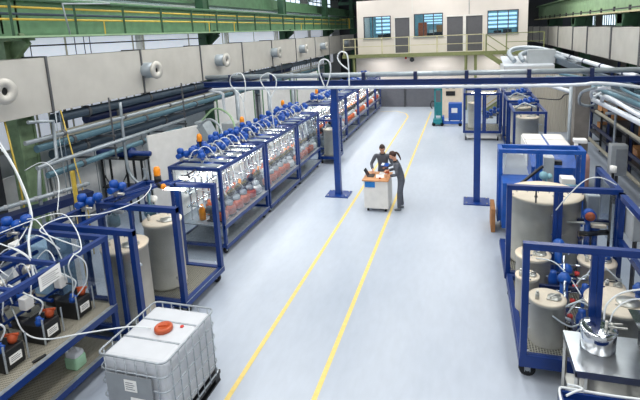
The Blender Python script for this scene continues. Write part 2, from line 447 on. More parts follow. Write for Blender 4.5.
MB().box(5.55, 6.2, 5, 44, 5.25, 5.31).build('flange', 'cream_rail', t)
m = MB()
for j in range(20): m.box(5.6, 5.66, 6+j*1.9, 6.12+j*1.9, 5.31, 5.5)
m.bar((5.6, 5, 5.4), (5.6, 44, 5.4), .05); m.build('conductor_rail', 'dark_grey', t)

# ------------------------------------------------------------------ ducts
t = thing('ventilation_duct', 'large pale rectangular air duct with round nozzles along the left wall', 'duct', (-9.3, 20, 3.5))
ys = [2.0, 5.1, 8.3, 11.46, 14.6, 17.8, 20.9, 24.2, 27.6, 30.7, 33.8, 38]
for a, b in zip(ys, ys[1:]):
    MB().box(-9.6, -9.0, a+.03, b-.03, 3.5, 4.72).build('duct_section', 'duct', t)
m = MB()
for y in ys: m.box(-9.63, -8.97, y-.022, y+.022, 3.47, 4.75)
m.each('flange', 'duct_seam', t)
for y in (6.93, 11.6, 15.74, 20.95, 24.92, 28.84, 35.0):
    L_ = .38
    n_ = MB().lathe([(.22, 0), (.22, L_-.02), (.17, L_-.02), (.17, .05)], (-9.0, y, 4.14), 24, 'X').build('nozzle', 'pipe_grey', t)
    MB().lathe([(.08, L_-.06), (.085, L_+.03), (.25, L_+.03), (.26, L_), (.25, L_-.03), (.2, L_-.03)], (-9.0, y, 4.14), 24, 'X').build('nozzle_ring', 'duct', n_)
    MB().lathe([(0, L_-.03), (.095, L_-.03)], (-9.0, y, 4.14), 16, 'X').build('nozzle_core', 'black', n_)
t = thing('ventilation_duct', 'large pale rectangular air duct along the right wall under the crane girder', 'duct', (5.3, 25, 3.55))
ys = [8, 12.6, 16, 19, 22.5, 25.4, 29.3, 32.7, 36.3, 40, 43]
for a, b in zip(ys, ys[1:]):
    MB().box(5.0, 5.6, a+.03, b-.03, 3.6, 4.72).build('duct_section', 'duct', t)
m = MB()
for y in ys: m.box(4.96, 5.64, y-.05, y+.05, 3.57, 4.75)
m.each('flange', 'duct_seam', t)

# ------------------------------------------------------------------ pipes along the left wall
def run(label, pts, r, mt, couplings=None, name='pipe', group=None, cat='pipe', smooth=False, cm='duct_seam'):
    c = MB().tube(pts, r, 10, smooth=smooth)
    if couplings:
        t = thing(name, label, cat, pts[0], group); c.build('pipe_run', mt, t)
        P0, P1 = Vector(pts[0]), Vector(pts[-1]); d = (P1-P0).normalized(); m = MB(); s = 1.0
        while s < (P1-P0).length:
            q = P0+d*s; m.cyl(q-d*.04, q+d*.04, r*1.25, n=10); s += couplings
        m.each('coupling', cm, t); return t
    return tag(c.build(name, mt), label, cat, group)
run('thick dark grey insulated pipe directly below the left air duct', [(-9.25, 8.5, 3.3), (-9.25, 30, 3.3)], .12, 'pipe_dark', 2.4)
run('thick navy pipe behind and below the dark grey insulated pipe', [(-9.4, 9.6, 3.08), (-9.4, 24, 3.08)], .13, 'blue_navy', 3.1)
run('slim grey steel pipe highest of the thin pipes along the left wall', [(-8.9, 7.4, 2.98), (-8.9, 29.5, 2.98)], .05, 'pipe_grey', 2)
run('teal pipe midway down the pipe bank on the left wall', [(-9.2, 7.9, 2.72), (-9.2, 29.5, 2.72)], .085, 'pipe_teal', 2.7)
run('wide grey-blue pipe below the teal pipe on the left wall', [(-9.45, 8.5, 2.42), (-9.5, 29.5, 2.42)], .12, 'pipe_dark', 3.3)
run('light teal pipe lowest of the pipe bank on the left wall', [(-9.0, 7.9, 2.12), (-9.0, 13, 2.12)], .075, 'pipe_teal', 2.2)
run('pale steel pipe running beside the wide grey-blue pipe', [(-8.8, 7.5, 2.42), (-8.8, 13, 2.42)], .05, 'pipe_grey')
tag(MB().box(-9.62, -9.3, 8.5, 9.5, 2.85, 2.88).box(-9.32, -9.28, 8.5, 29, 2.8, 2.98).box(-9.6, -9.3, 8.5, 29, 2.85, 2.87).build('cable_tray', 'pipe_beige'), 'beige cable tray carried along the left wall pipes', 'cable tray')
t = thing('pipe_support', 'row of steel brackets holding the pipe bank on the left wall', 'pipe support', (-9.4, 15, 1.9))
for y in (9.8, 13, 18, 21.5, 26):
    MB().bar((-10.3, y, 2.0), (-8.75, y, 2.0), .06).bar((-10.3, y, 2.27), (-8.75, y, 2.27), .05).bar((-8.8, y, 2.0), (-8.8, y, 3.6), .04).bar((-10.25, y, 0), (-10.25, y, 3.3), .07).bar((-10.3, y, 2.6), (-8.75, y, 2.6), .05).build('bracket', 'duct_seam', t)
run('bent grey pipe dropping beside the green column', [(-8.8, 7.46, 3.42), (-8.8, 8.06, 3.33), (-8.8, 8.02, 2.5), (-8.8, 7.55, 2.42), (-8.8, 7.45, 1.85), (-8.8, 7.45, 0)], .04, 'pipe_grey')
run('thin yellow pipe running down in front of the green column', [(-9.1, 7.2, 3.5), (-9.1, 7.3, 2.2), (-9.1, 7.3, 0)], .018, 'yellow')
run('thin yellow gas pipe dropping from the duct beside the bent grey pipe', [(-8.95, 8.45, 3.5), (-8.6, 8.45, 1.2), (-8.6, 8.45, 0)], .014, 'yellow')
run('thin pale pipe dropping from the duct, left of the blue-grey one', [(-8.9, 8.25, 3.5), (-8.9, 8.25, 0)], .012, 'pipe_grey')
run('thin blue-grey pipe dropping from the duct between pale and yellow pipes', [(-8.9, 8.36, 3.5), (-8.9, 8.36, 0)], .014, 'pipe_dark')
run('grey drop pipe with a curled foot beside the blue cylinder pump', [(-8.9, 10.3, 3.4), (-8.85, 10.2, 2.2), (-8.8, 10.2, 1.5), (-8.5, 10.2, 1.2), (-8.4, 10.3, 1.35), (-8.4, 10.3, 1.6)], .04, 'pipe_grey', smooth=True)
# blue cylinder on black frame
t = thing('cylinder_pump', 'dark blue horizontal cylinder pump on a tall black stand', 'pump', (-9.2, 10.5, 0))
MB().lathe([(0, 0), (.1, 0), (.14, .03), (.14, 1.0), (.11, 1.05), (.16, 1.08), (.16, 1.14), (.07, 1.16), (.07, 1.7), (0, 1.7)], (-10.0, 10.5, 1.95), 20, 'X').build('cylinder', 'blue', t)
m = MB()
for x in (-9.8, -9.0, -8.75, -8.5):
    for y in (10.35, 10.65): m.bar((x, y, 0), (x, y, 1.85), .06)
m.box(-9.85, -8.4, 10.3, 10.7, .95, 1.0).box(-9.85, -8.4, 10.3, 10.7, 1.8, 1.85).bar((-9.8, 10.33, .1), (-9.0, 10.33, 1.4), .025).bar((-9.0, 10.33, .1), (-9.8, 10.33, 1.4), .025)
m.build('stand', 'black', t)
# white boards
t = thing('white_partition', 'big white upright board behind the left row of machines', 'panel', (-8.2, 11.2, 0))
MB().poly([(-8.45, 10.6, .25), (-7.75, 12.3, .25), (-7.75, 12.3, 2.42), (-8.45, 10.6, 2.42)], (.05, -.02, 0)).build('board', 'white', t)
MB().poly([(-7.9, 12.1, 2.5), (-7.2, 12.1, 1.2), (-6.95, 12.1, 1.2), (-7.65, 12.1, 2.5)], (0, .5, 0)).build('sloping_hood', 'pipe_grey', t)
MB().bar((-8.4, 10.7, 0), (-8.4, 10.7, .3), .05).bar((-7.8, 12.1, 0), (-7.8, 12.1, .3), .05).each('foot', 'grey', t)
for i, (y, y2) in enumerate(((13.6, 16.6), (17.2, 20.5), (21.2, 24.8))):
    t = thing('white_partition', 'white wall board behind the blue valves, %s from the camera' % ORD[i], 'panel', (-8.0, y, 0), 'white boards behind the left row')
    MB().box(-8.05, -8.0, y, y2, .2, 2.9).build('board', 'white', t)
    MB().bar((-8.02, y+.1, 0), (-8.02, y+.1, 2.95), .08).bar((-8.02, y2-.1, 0), (-8.02, y2-.1, 2.95), .08).each('post', 'green', t)
t = thing('control_box', 'grey control box with a pipe on top beside the white board', 'cabinet', (-7.2, 13, 0))
MB().rbox(-7.5, -7.0, 13.0, 13.5, 1.5, 2.3, .02).build('body', 'cabinet_grey', t)
MB().bar((-7.25, 13.25, 0), (-7.25, 13.25, 1.5), .08).build('post', 'grey', t)
for i in range(3):
    y = 14+i*2.6
    run('thick grey upright pipe behind the left row, %s from the camera' % ORD[i], [(-7.4, y, 0), (-7.4, y, 3.3)], .07, 'pipe_grey')
# low blue tray with pipework on the near left
t = thing('valve_manifold', 'grey pipe manifold on a long navy channel before the green column', 'manifold', (-9.0, 7.5, 0))
MB().poly([(-9.3, 6.4, 1.45), (-8.6, 8.5, 1.45), (-8.6, 8.5, 1.62), (-9.3, 6.4, 1.62)], (.3, -.1, 0)).build('channel', 'blue_navy', t)
MB().cyl((-9.0, 6.6, 1.8), (-8.4, 8.4, 1.8), .045, n=10).build('pipe', 'pipe_grey', t)
m = MB()
for s in (.1, .25, .4, .6, .7, .85, .95): m.ball((-9.0+.6*s, 6.6+1.8*s, 1.8), .06)
m.each('valve_body', 'grey', t)
MB().bar((-9.1, 6.9, 0), (-9.1, 6.9, 1.45), .1).bar((-8.5, 8.2, 0), (-8.5, 8.2, 1.45), .1).each('leg', 'black', t)
tag(MB().box(-7.58, -7.52, 7.15, 7.21, 0, 2.5).build('bollard', 'yellow'), 'yellow upright post behind the near left machine', 'post')
tag(MB().rbox(-8.3, -7.4, 6.2, 6.9, 0, 1.35, .02).build('white_cabinet', 'white'), 'low white cabinet behind the near left machine', 'cabinet')
for i, (y, l) in enumerate(((7.9, 1.4), (9.4, 1.6), (11.2, 1.9))):
    t = thing('white_partition', 'low white screen under the left pipe bank, %s from the camera' % ORD[i], 'panel', (-10.6, y, 0), 'low white screens')
    MB().box(-10.62, -10.58, y, y+l, .1, 1.9).build('board', 'white', t)
    MB().bar((-10.6, y+.06, 0), (-10.6, y+.06, 1.92), .05).bar((-10.6, y+l-.06, 0), (-10.6, y+l-.06, 1.92), .05).each('post', 'grey', t)
for i, (x, y, l, h) in enumerate(((-10.7, 7.0, 1.9, 3.3), (-11.0, 9.2, 1.4, 1.7), (-11.0, 11.4, 1.6, 1.9))):
    tag(MB().rbox(x-.3, x+.3, y-l/2, y+l/2, 0, h, .02).build('switch_cabinet', ('dark_grey', 'cabinet_grey', 'cabinet_grey')[i]),
        ('dark switch cabinet by the left wall behind the green column', 'pale switch cabinet by the left wall beyond the green column', 'pale switch cabinet by the left wall near the blue cylinder pump')[i], 'cabinet')

# ------------------------------------------------------------------ walkway and stairs
struct('floor_walkway', MB().box(-7.6, 4.2, 28.8, 30, 3.38, 3.45).box(-7.6, 4.2, 28.76, 28.82, 3.3, 3.52), 'rail_green')
t = thing('railing', 'long thin railing along the raised walkway before the office', 'railing', (-1.5, 28.8, 3.5))
m = MB()
for x in (-7.5, -6.75, -5.05, -3.4, -1.72, 0, .95): m.bar((x, 28.8, 3.5), (x, 28.8, 4.5), .05)
m.each('post', 'cream_rail', t)
MB().bar((-7.5, 28.8, 4.5), (.95, 28.8, 4.5), .045).build('handrail', 'cream_rail', t)
MB().bar((-7.5, 28.8, 4.0), (.95, 28.8, 4.0), .035).build('middle_rail', 'cream_rail', t)
t = thing('railing', 'short railing section on the walkway right of the stair', 'railing', (3, 28.8, 3.5))
MB().bar((2.2, 28.85, 3.5), (2.2, 28.85, 4.5), .05).bar((4.2, 28.85, 3.5), (4.2, 28.85, 4.5), .05).each('post', 'rail_green', t)
MB().bar((2.2, 28.85, 4.5), (4.2, 28.85, 4.5), .045).bar((2.2, 28.85, 4.0), (4.2, 28.85, 4.0), .035).each('handrail', 'rail_green', t)
for x in (-6.9, -.05, .5): struct('column_walkway_%d' % (1+[-6.9, -.05, .5].index(x)), MB().bar((x, 28.95, 0), (x, 28.95, 3.38), .12), 'rail_green')
t = thing('staircase', 'green steel staircase leading down from the raised walkway', 'stairs', (2, 28, 0))
m = MB(); m.bar((1.0, 28.0, 3.45), (3.4, 28.0, 1.75), .06, .25).bar((1.0, 28.7, 3.45), (3.4, 28.7, 1.75), .06, .25).each('stringer', 'rail_green', t)
m = MB(); m.bar((3.4, 27.2, 1.75), (.9, 27.2, 0), .06, .25).bar((3.4, 27.9, 1.75), (.9, 27.9, 0), .06, .25).box(3.3, 4.2, 27.2, 28.7, 1.7, 1.76).build('stringer', 'rail_green', t)
m = MB()
for j in range(9): m.box(1.05+j*.265, 1.3+j*.265, 28.0, 28.7, 3.27-j*.19, 3.3-j*.19)
for j in range(9): m.box(3.1-j*.265, 3.35-j*.265, 27.2, 27.9, 1.57-j*.19, 1.6-j*.19)
m.each('step', 'galv', t)
m = MB().bar((1.05, 28.0, 4.5), (3.5, 28.0, 2.75), .05).bar((1.05, 28.0, 4.0), (3.5, 28.0, 2.25), .04).bar((1.05, 28.0, 3.4), (1.05, 28.0, 4.5), .06).bar((3.5, 28, 1.75), (3.5, 28, 2.75), .06)
m.build('handrail', 'rail_green', t)
m = MB().bar((3.4, 27.2, 2.75), (.9, 27.2, .9), .05).bar((3.4, 27.2, 2.3), (.9, 27.2, .45), .04).bar((3.4, 27.2, 1.75), (3.4, 27.2, 2.75), .05).bar((.9, 27.2, 0), (.9, 27.2, .9), .05)
m.build('handrail', 'yellow', t)
tag(MB().cyl((-3.35, 29.9, 3.05), (-3.35, 30.0, 3.05), .14).build('wall_fan', 'dark_grey'), 'small round dark vent on the white wall under the walkway', 'vent')
tag(MB().rbox(-3.8, -3.68, 29.92, 30, 3.1, 3.28, .02).build('alarm', 'red'), 'small red alarm on the white wall under the walkway', 'alarm')
tag(MB().box(-3.3, -2.3, 29.95, 29.99, 1.52, 1.7).build('door_sign', 'offwhite'), 'pale strip sign over the wide dark roller door', 'sign')

# ------------------------------------------------------------------ gantry
t = thing('portal_frame', 'blue steel portal spanning the aisle on two columns', 'gantry', (-1.7, 13.35, 0))
for x in (-3.82, .3):
    MB().box(x-.09, x+.09, 13.26, 13.44, .03, 3.42).build('column', 'gantry_blue', t)
    p = MB().box(x-.36, x+.36, 13.05, 13.65, 0, .03).build('base_plate', 'gantry_blue', t)
    m = MB()
    for sx in (-.28, .28):
        for sy in (-.22, .22): m.cyl((x+sx, 13.35+sy, .03), (x+sx, 13.35+sy, .06), .02, n=6)
    m.build('bolt', 'steel', p)
MB().box(-8.2, 5.4, 13.27, 13.43, 3.42, 3.44).box(-8.2, 5.4, 13.34, 13.36, 3.44, 3.56).box(-8.2, 5.4, 13.27, 13.43, 3.56, 3.58).build('beam', 'blue', t)
for x in (-7.2, -5.8, -4.2, -2.9, -1.4, 0, 1.6, 3.1, 4.6):
    MB().box(x-.05, x+.05, 13.25, 13.45, 3.58, 3.8).build('pipe_clamp', 'blue_navy', t)
run('thick grey-white pipe lying on top of the blue portal beam', [(-8.1, 13.35, 3.73), (5.3, 13.35, 3.73)], .07, 'pipe_grey')
run('white pipe hung along the front of the blue portal beam', [(-7.45, 13.2, 2.6), (-7.45, 13.2, 3.2), (-7.2, 13.2, 3.37), (1.8, 13.2, 3.37), (3.2, 13.2, 3.42), (4.2, 13.2, 3.3), (4.5, 13.1, 3.2)], .045, 'pipe_white', smooth=True)
def hose(label, pts, r=.014, mt='hose', closed=False, sub=6, group=None):
    return tag(MB().tube(pts, r, 7, closed=closed, sub=sub).build('hose', mt), label, 'hose', group)
hose('white looped hose on the portal beam left of the office', [(-4.05, 13.15, 3.4), (-4.2, 13.15, 3.85), (-4.17, 13.15, 4.15), (-4.0, 13.15, 4.22), (-3.86, 13.15, 4.1), (-3.86, 13.15, 3.8), (-4.0, 13.15, 3.4)], .02)
hose('taller white looped hose on the portal beam beside the office corner', [(-3.3, 13.15, 3.4), (-3.3, 13.15, 4.0), (-3.34, 13.15, 4.35), (-3.52, 13.15, 4.42), (-3.62, 13.15, 4.25), (-3.5, 13.15, 4.05), (-3.3, 13.15, 3.9)], .022)
hose('white ring hose knotted on the beam with its tail hanging onto the machines', [(-5.72, 13.1, 1.9), (-5.78, 13.1, 2.8), (-5.8, 13.1, 3.15), (-6.05, 13.15, 3.5), (-6.1, 13.15, 3.7), (-5.85, 13.15, 3.85), (-5.6, 13.15, 3.7), (-5.62, 13.15, 3.4), (-5.78, 13.1, 3.1)], .018)
hose('white ring hose hanging from the left end of the portal beam', [(-6.55, 12.9, 2.0), (-6.6, 12.9, 2.8), (-6.75, 13.0, 3.2), (-7.1, 13.1, 3.5), (-7.05, 13.1, 3.8), (-6.7, 13.1, 3.85), (-6.55, 13.0, 3.5), (-6.6, 12.9, 3.0)], .016)

# ------------------------------------------------------------------ racks
def caster(root, x, y, top=.2, r=.085):
    c = MB().box(x-.05, x+.05, y-.05, y+.05, top-.015, top).box(x-.04, x-.032, y-.03, y+.03, .08, top-.01).box(x+.032, x+.04, y-.03, y+.03, .08, top-.01).build('caster', 'galv', root)
    ax = 'Y' if r > .095 else 'X'; dv = Vector((0, .036, 0)) if ax == 'Y' else Vector((.036, 0, 0))
    MB().lathe([(.03, -.026), (r, -.026), (r+.004, 0), (r, .026), (.03, .026)], (x, y+.02, r), 18, ax).build('wheel', 'rubber', c)
    q = Vector((x, y+.02, r)); MB().cyl(q-dv, q+dv, .034).build('hub', 'cabinet_grey', c)
def rack(label, x0, x1, y0, y1, top=2.1, low=.2, decks=(.22,), th=.07, frame='blue', near=None, near_mid=None, far=None, side=None, left=None, mids=(), group=None, skirt=.1, name='machine_rack', cross=(), casters=True, deck_mat='grating', front='right', wr=.085, skip=(), tops='nflr'):
    t = thing(name, label, 'machine', ((x0+x1)/2, (y0+y1)/2, 0), group)
    for x in (x0, x1-th):
        for y in (y0, y1-th):
            if (x > x0, y > y0) not in skip: MB().box(x, x+th, y, y+th, low, top).build('post', frame, t)
    for y in mids:
        xx = x1-th if front == 'right' else x0
        MB().box(xx, xx+th, y, y+th, low, top).build('post', frame, t)
    for z, h in ((top-th, th), (low, skirt)):
        m = MB()
        use = tops if z > 1 else 'nflr'
        if 'n' in use: m.box(x0, x1, y0-.002, y0+th, z, z+h+.002)
        if 'f' in use: m.box(x0, x1, y1-th, y1+.002, z, z+h+.002)
        if 'l' in use: m.box(x0-.002, x0+th, y0, y1, z, z+h)
        if 'r' in use: m.box(x1-th, x1+.002, y0, y1, z, z+h)
        m.build('top_frame' if z > 1 else 'bottom_frame', frame, t)
    for c in cross:
        MB().box(x0, x1, c, c+.05, top-.06, top).build('cross_bar', frame, t)
    for z in decks:
        d = MB().box(x0+.01, x1-.01, y0+.01, y1-.01, z-.03, z).build('deck', deck_mat, t)
        MB().box(x1-.03, x1+.012, y0, y1, z-.09, z+.01).box(x0-.012, x0+.03, y0, y1, z-.09, z+.01).each('edge_rail', frame, d)
        MB().box(x1-.05, x1+.013, y0, y1, z+.01, z+.016).build('edge_strip', 'galv', d)
    if near: # door leaf(s) at the near end
        xs = [x0+th]+([near_mid-.005] if near_mid else [])+[x1-th]
        if near_mid: MB().box(near_mid-.075, near_mid-.002, y0-.01, y0+.05, low+skirt, top-th).box(near_mid+.002, near_mid+.075, y0-.01, y0+.05, low+skirt, top-th).each('door_stile', frame, t)
        ed = ([(x0+th, near_mid-.075), (near_mid+.075, x1-th)] if near_mid else [(x0+th, x1-th)])
        for a, b in ed:
            p = MB().box(a, b, y0+.02, y0+.026, low+skirt, top-th).build('panel', near, t)
            m = MB(); n = 5
            for j in range(n):
                z = low+skirt+.08+(top-th-low-skirt-.16)*j/(n-1)
                m.cyl((a+.015, y0+.012, z), (a+.015, y0+.022, z), .011, n=8).cyl((b-.015, y0+.012, z), (b-.015, y0+.022, z), .011, n=8)
            for j in range(4):
                xx = a+.08+(b-a-.16)*j/3
                m.cyl((xx, y0+.012, top-th-.02), (xx, y0+.022, top-th-.02), .011, n=8)
            m.each('screw', 'chrome', p)
    if far: MB().box(x0+th, x1-th, y1-.03, y1-.024, low+skirt, top-th).build('panel', far, t)
    if side: MB().box(x1-.03, x1-.024, y0+th, y1-th, side[1], side[2]).build('panel', side[0], t)
    if left: MB().box(x0+.02, x0+.026, y0+th, y1-th, low+skirt, top-th).build('panel', left, t)
    if casters:
        for x in (x0+.12, x1-.12):
            for y in (y0+.14, y1-.16): caster(t, x, y, low, wr)
    return t
def actuator(root, x, y, z, s=1.0, lean=0, n=2):
    m = MB()
    for k in range(n):
        xx = x+k*.11*s*math.cos(lean); yy = y+k*.11*s*math.sin(lean); zz = z+(.1 if k % 2 == 0 else .04)*s
        m.lathe([(0, -.1), (.04, -.1), (.045, -.05), (.075, -.045), (.08, .02), (.065, .06), (.03, .075), (0, .078)], (xx, yy, zz), 14)
    m.cyl((x, y-.1*s, z+.02), (x, y+.12*s, z+.02), .05*s, n=10)
    a = m.build('valve_actuator', 'valve_blue', root)
    MB().cyl((x, y, z-.12), (x, y, z+.02), .028*s, n=8).cyl((x-.08*s, y, z-.06), (x+.16*s, y, z-.06), .022*s, n=8).build('valve_stem', 'steel', a)
    return a
def tank(label, x, y, z0, z1, r, lid=True, group=None, mt='tank_steel', legs=False, fittings=True, cat='tank'):
    t = thing('process_tank', label, cat, (x, y, z0), group)
    MB().lathe([(0, z0), (r*.96, z0), (r*1.0, z0+.02), (r*1.0, z0+.05), (r*.985, z0+.055), (r*.985, z1-.05), (r*1.03, z1-.045), (r*1.03, z1-.012), (r*.98, z1-.01), (0, z1-.01)], (x, y, 0), 40).build('shell', mt, t)
    l = MB().lathe([(0, z1+.012), (r*.9, z1+.008), (r*1.04, z1), (r*1.04, z1-.012), (0, z1-.012)], (x, y, 0), 40).build('lid', 'tank_lid', t)
    if fittings:
        a = r*.5
        MB().tube([(x+a*.3, y-a*.5, z1), (x+a*.3, y-a*.5, z1+.06), (x+a*1.3, y+a*.1, z1+.06), (x+a*1.3, y+a*.1, z1)], .014, 7, sub=3).build('handle', 'steel', l)
        MB().lathe([(0, .025), (a*.75, .02), (a*.8, 0), (0, 0)], (x+a*.75, y-a*.1, z1+.01), 18).bar((x-a*.2, y-a*.6, z1+.02), (x+a*.4, y-a*.8, z1+.02), .02).build('hatch', 'steel', l)
        MB().cyl((x-a*1.2, y-a*.6, z1), (x-a*1.2, y-a*.6, z1+.1), .03, n=10).cyl((x-a*1.2, y-a*.6, z1+.1), (x-a*1.2, y-a*.6, z1+.13), .018, n=8).build('fitting', 'steel', l)
        MB().cyl((x+r*.9, y-r*.3, z1-.25), (x+r*1.2, y-r*.5, z1-.25), .02, n=8).build('spout', 'pipe_white', t)
    return t

# proto pumps -------------------------------------------------
def make_pump(kind):
    o = bpy.data.objects.new('dosing_pump', None); C.objects.link(o); o.empty_display_size = .1
    MB().box(-.14, .14, -.07, .07, 0, .02).build('base', 'dark_grey', o)
    hm = {'orange': 'orange', 'copper': 'copper', 'white': 'white', 'red': 'red'}[kind]
    MB().lathe([(0, 0), (.06, 0), (.085, .02), (.085, .1), (.07, .13), (.05, .135), (0, .135)], (.1, 0, .02), 14).build('pump_head', hm, o)
    MB().lathe([(0, -.03), (.062, -.03), (.065, 0), (.065, .16), (.05, .18), (0, .18)], (-.13, 0, .16), 14, 'X').box(-.1, 0, -.05, .05, .02, .1).build('motor', 'dark_grey', o)
    MB().lathe([(0, .0), (.05, 0), (.062, .02), (.06, .06), (.03, .08), (0, .085)], (.08, 0, .16), 14).cyl((-.02, 0, .22), (.1, 0, .34), .045, n=12).build('drive_cap', 'cabinet_grey', o)
    MB().cyl((.09, 0, .33), (.15, 0, .4), .052, n=12).cyl((-.02, 0, .22), (-.02, 0, .32), .02, n=8).build('connector', 'black', o)
    return o
PUMPS = {}
def pump(kind, x, y, z, rz, label, group, sc=1.0):
    if kind not in PUMPS: o = PUMPS[kind] = make_pump(kind)
    else: o = copy_tree(PUMPS[kind])
    o.location = (x, y, z); o.rotation_euler = (0, 0, rz); o.scale = (sc,)*3
    tag(o, label, 'pump', group)
    return o

# long left row of racks
rowspec = [(8.95, 11.4), (11.5, 13.9), (14.0, 16.3), (18.0, 20.4), (20.5, 22.9), (23.0, 25.3), (25.4, 27.6), (27.7, 29.4)]
rn = 0
for i, (a, b) in enumerate(rowspec):
    R_.seed(100+i)
    t = rack('blue pump rack on casters in the long left row, %s from the camera' % ORD[i], -6.65, -5.3, a, b, top=2.1, low=.2, decks=(.26, .74),
             mids=(), near='plexi' if i in (0, 3) else None, far='plexi' if i in (2, 7) else None, side=('plexi', .8, 2.02) if i < 4 else None,
             cross=[a+(b-a)*f for f in (.2, .4, .6, .8)], group='blue pump racks of the left row', deck_mat='galv', skirt=.06)
    MB().box(-5.9, -5.84, a+.12, b-.12, 2.0, 2.03).build('light_tube', 'led', t)
    for k in range(5): MB().box(-6.5, -5.5, a+.2+k*(b-a-.4)/5, a+.42+k*(b-a-.4)/5, 2.06, 2.08).build('top_panel', 'pipe_grey', t)
    nv = 6 if i < 5 else 4
    for k in range(nv):
        y = a+.2+(b-a-.35)*k/(nv-1)
        actuator(t, -6.3+R_.uniform(-.15, .15), y, 2.26+R_.uniform(0, .1), 1.0+R_.uniform(0, .25), R_.uniform(-.9, .9), n=R_.choice((2, 3)))
        if i < 6: actuator(t, -5.95+R_.uniform(-.12, .12), y+.15, 2.22+R_.uniform(0, .06), .8+R_.uniform(0, .2), R_.uniform(-.9, .9), n=2)
    for k in range(4):
        y = a+.35+(b-a-.6)*k/3
        MB().cyl((-5.95, y, 2.12), (-5.95, y, 2.26), .03, n=8).lathe([(0, 2.26), (.05, 2.26), (.05, 2.32), (0, 2.33)], (-5.95, y, 0), 10).build('riser', 'steel', t)
    # back pipework
    m = MB()
    for k in range(9):
        y = a+.18+(b-a-.36)*k/8
        m.cyl((-6.25, y, .76), (-6.25, y, 2.0), .022, n=8).ball((-6.25, y, 1.4), .045)
        m.cyl((-6.25, y, 1.1+.08*(k % 3)), (-5.95, y, 1.1+.08*(k % 3)), .018, n=8)
    for z in (1.1, 1.45, 1.75): m.cyl((-6.3, a+.1, z), (-6.3, b-.1, z), .025, n=8)
    m.build('pipework', 'chrome', t)
    MB().box(-6.56, -6.54, a+.1, b-.1, .8, 2.0).build('back_panel', 'white', t)
    m = MB()
    for k in range(7):
        y = a+.2+(b-a-.5)*k/6; m.tube([(-6.2, y, 2.2), (-6.1, y+.05, 2.42), (-5.95, y+.15, 2.4), (-5.8, y+.2, 2.15)], .012, 6, sub=4)
    m.each('hose', 'hose', t)
    m = MB()
    for k in range(6):
        y = a+.25+(b-a-.5)*k/5; m.tube([(-5.8, y, 1.9), (-5.75, y+.04, 1.5), (-5.65, y-.03, 1.2), (-5.6, y, 1.05)], .012, 6, sub=4)
    m.each('hose', 'hose', t)
    n = 6
    for k in range(n):
        y = a+.28+(b-a-.56)*k/(n-1)
        kd = ('orange' if i == 0 and k in (1, 2, 4) else 'copper' if k % 3 != 2 else 'white' if k % 2 else 'orange')
        pump(kd, -5.65, y, .74, R_.uniform(-.15, .15), '%s-headed pump on the %s left-row rack, %s from its near end' % (kd, ORD[i], ORD[k]), 'pumps on the left row of racks', 1.55)
    for k in range(7):
        y = a+.25+(b-a-.5)*k/6
        MB().lathe([(0, .75), (.075, .75), (.08, .8), (.08, 1.0), (.04, 1.05), (.04, 1.12), (0, 1.13)], (-6.02, y, 0), 12).build('jar', 'copper' if (k+i) % 3 else 'amber', t)
    # lower deck tubs
    for k, yy in enumerate((a+.5, a+1.3)):
        if i > 4 and k: continue
        x = -5.7-.1*(k+i % 2)
        q = thing('tub', '%s tub on the lower deck of the %s rack in the left row' % (('white round', 'grey square')[k], ORD[i]), 'tub', (x, yy, .26))
        if k == 0:
            MB().lathe([(0, .26), (.15, .26), (.18, .52), (.19, .53), (.17, .53), (.14, .28), (0, .28)], (x, yy, 0), 20).build('body', 'white', q)
            MB().tube([(x-.18, yy, .5), (x-.1, yy, .62), (x+.1, yy, .62), (x+.18, yy, .5)], .008, 6).build('handle', 'steel', q)
        else:
            MB().rbox(x-.16, x+.16, yy-.2, yy+.2, .26, .5, .03).build('body', 'grey', q)
            MB().rbox(x-.17, x+.17, yy-.21, yy+.21, .5, .53, .01).build('lid', 'dark_grey', q)
for i, (x, y) in enumerate(((-6.35, 9.9), (-6.35, 12.2), (-6.35, 15.4), (-6.1, 18.6))):
    t = thing('beacon_lamp', 'orange beacon lamp on top of the left row, %s from the camera' % ORD[i], 'warning light', (x, y, 2.1), 'orange beacons on the left row')
    MB().cyl((x, y, 2.1), (x, y, 2.48), .02, n=8).build('stem', 'black', t)
    MB().lathe([(0, 2.48), (.06, 2.48), (.065, 2.52), (.065, 2.6), (.045, 2.66), (0, 2.68)], (x, y, 0), 14).build('lens', 'amber', t)

t = thing('work_lamp', 'bright white work lamp over the door of the caster tank frame', 'lamp', (-5.92, 8.5, 2.0))
MB().rbox(-6.02, -5.8, 8.46, 8.54, 2.0, 2.06, .01).bar((-5.91, 8.5, 2.04), (-5.91, 8.98, 2.06), .03).build('housing', 'dark_grey', t)
MB().box(-6.0, -5.82, 8.452, 8.46, 1.985, 2.05).box(-6.0, -5.82, 8.46, 8.54, 1.99, 2.0).build('lamp_glass', 'led', t)
# small tank trolley breaking the left row
t = rack('small blue trolley jutting from the left row behind the portal column', -5.5, -4.75, 16.55, 17.5, top=1.75, low=.2, decks=(.26,), near='plexi', side=('plexi', .3, 1.7))
tank('slim pale tank standing in the small blue trolley', -5.12, 17.0, .26, 1.3, .25)

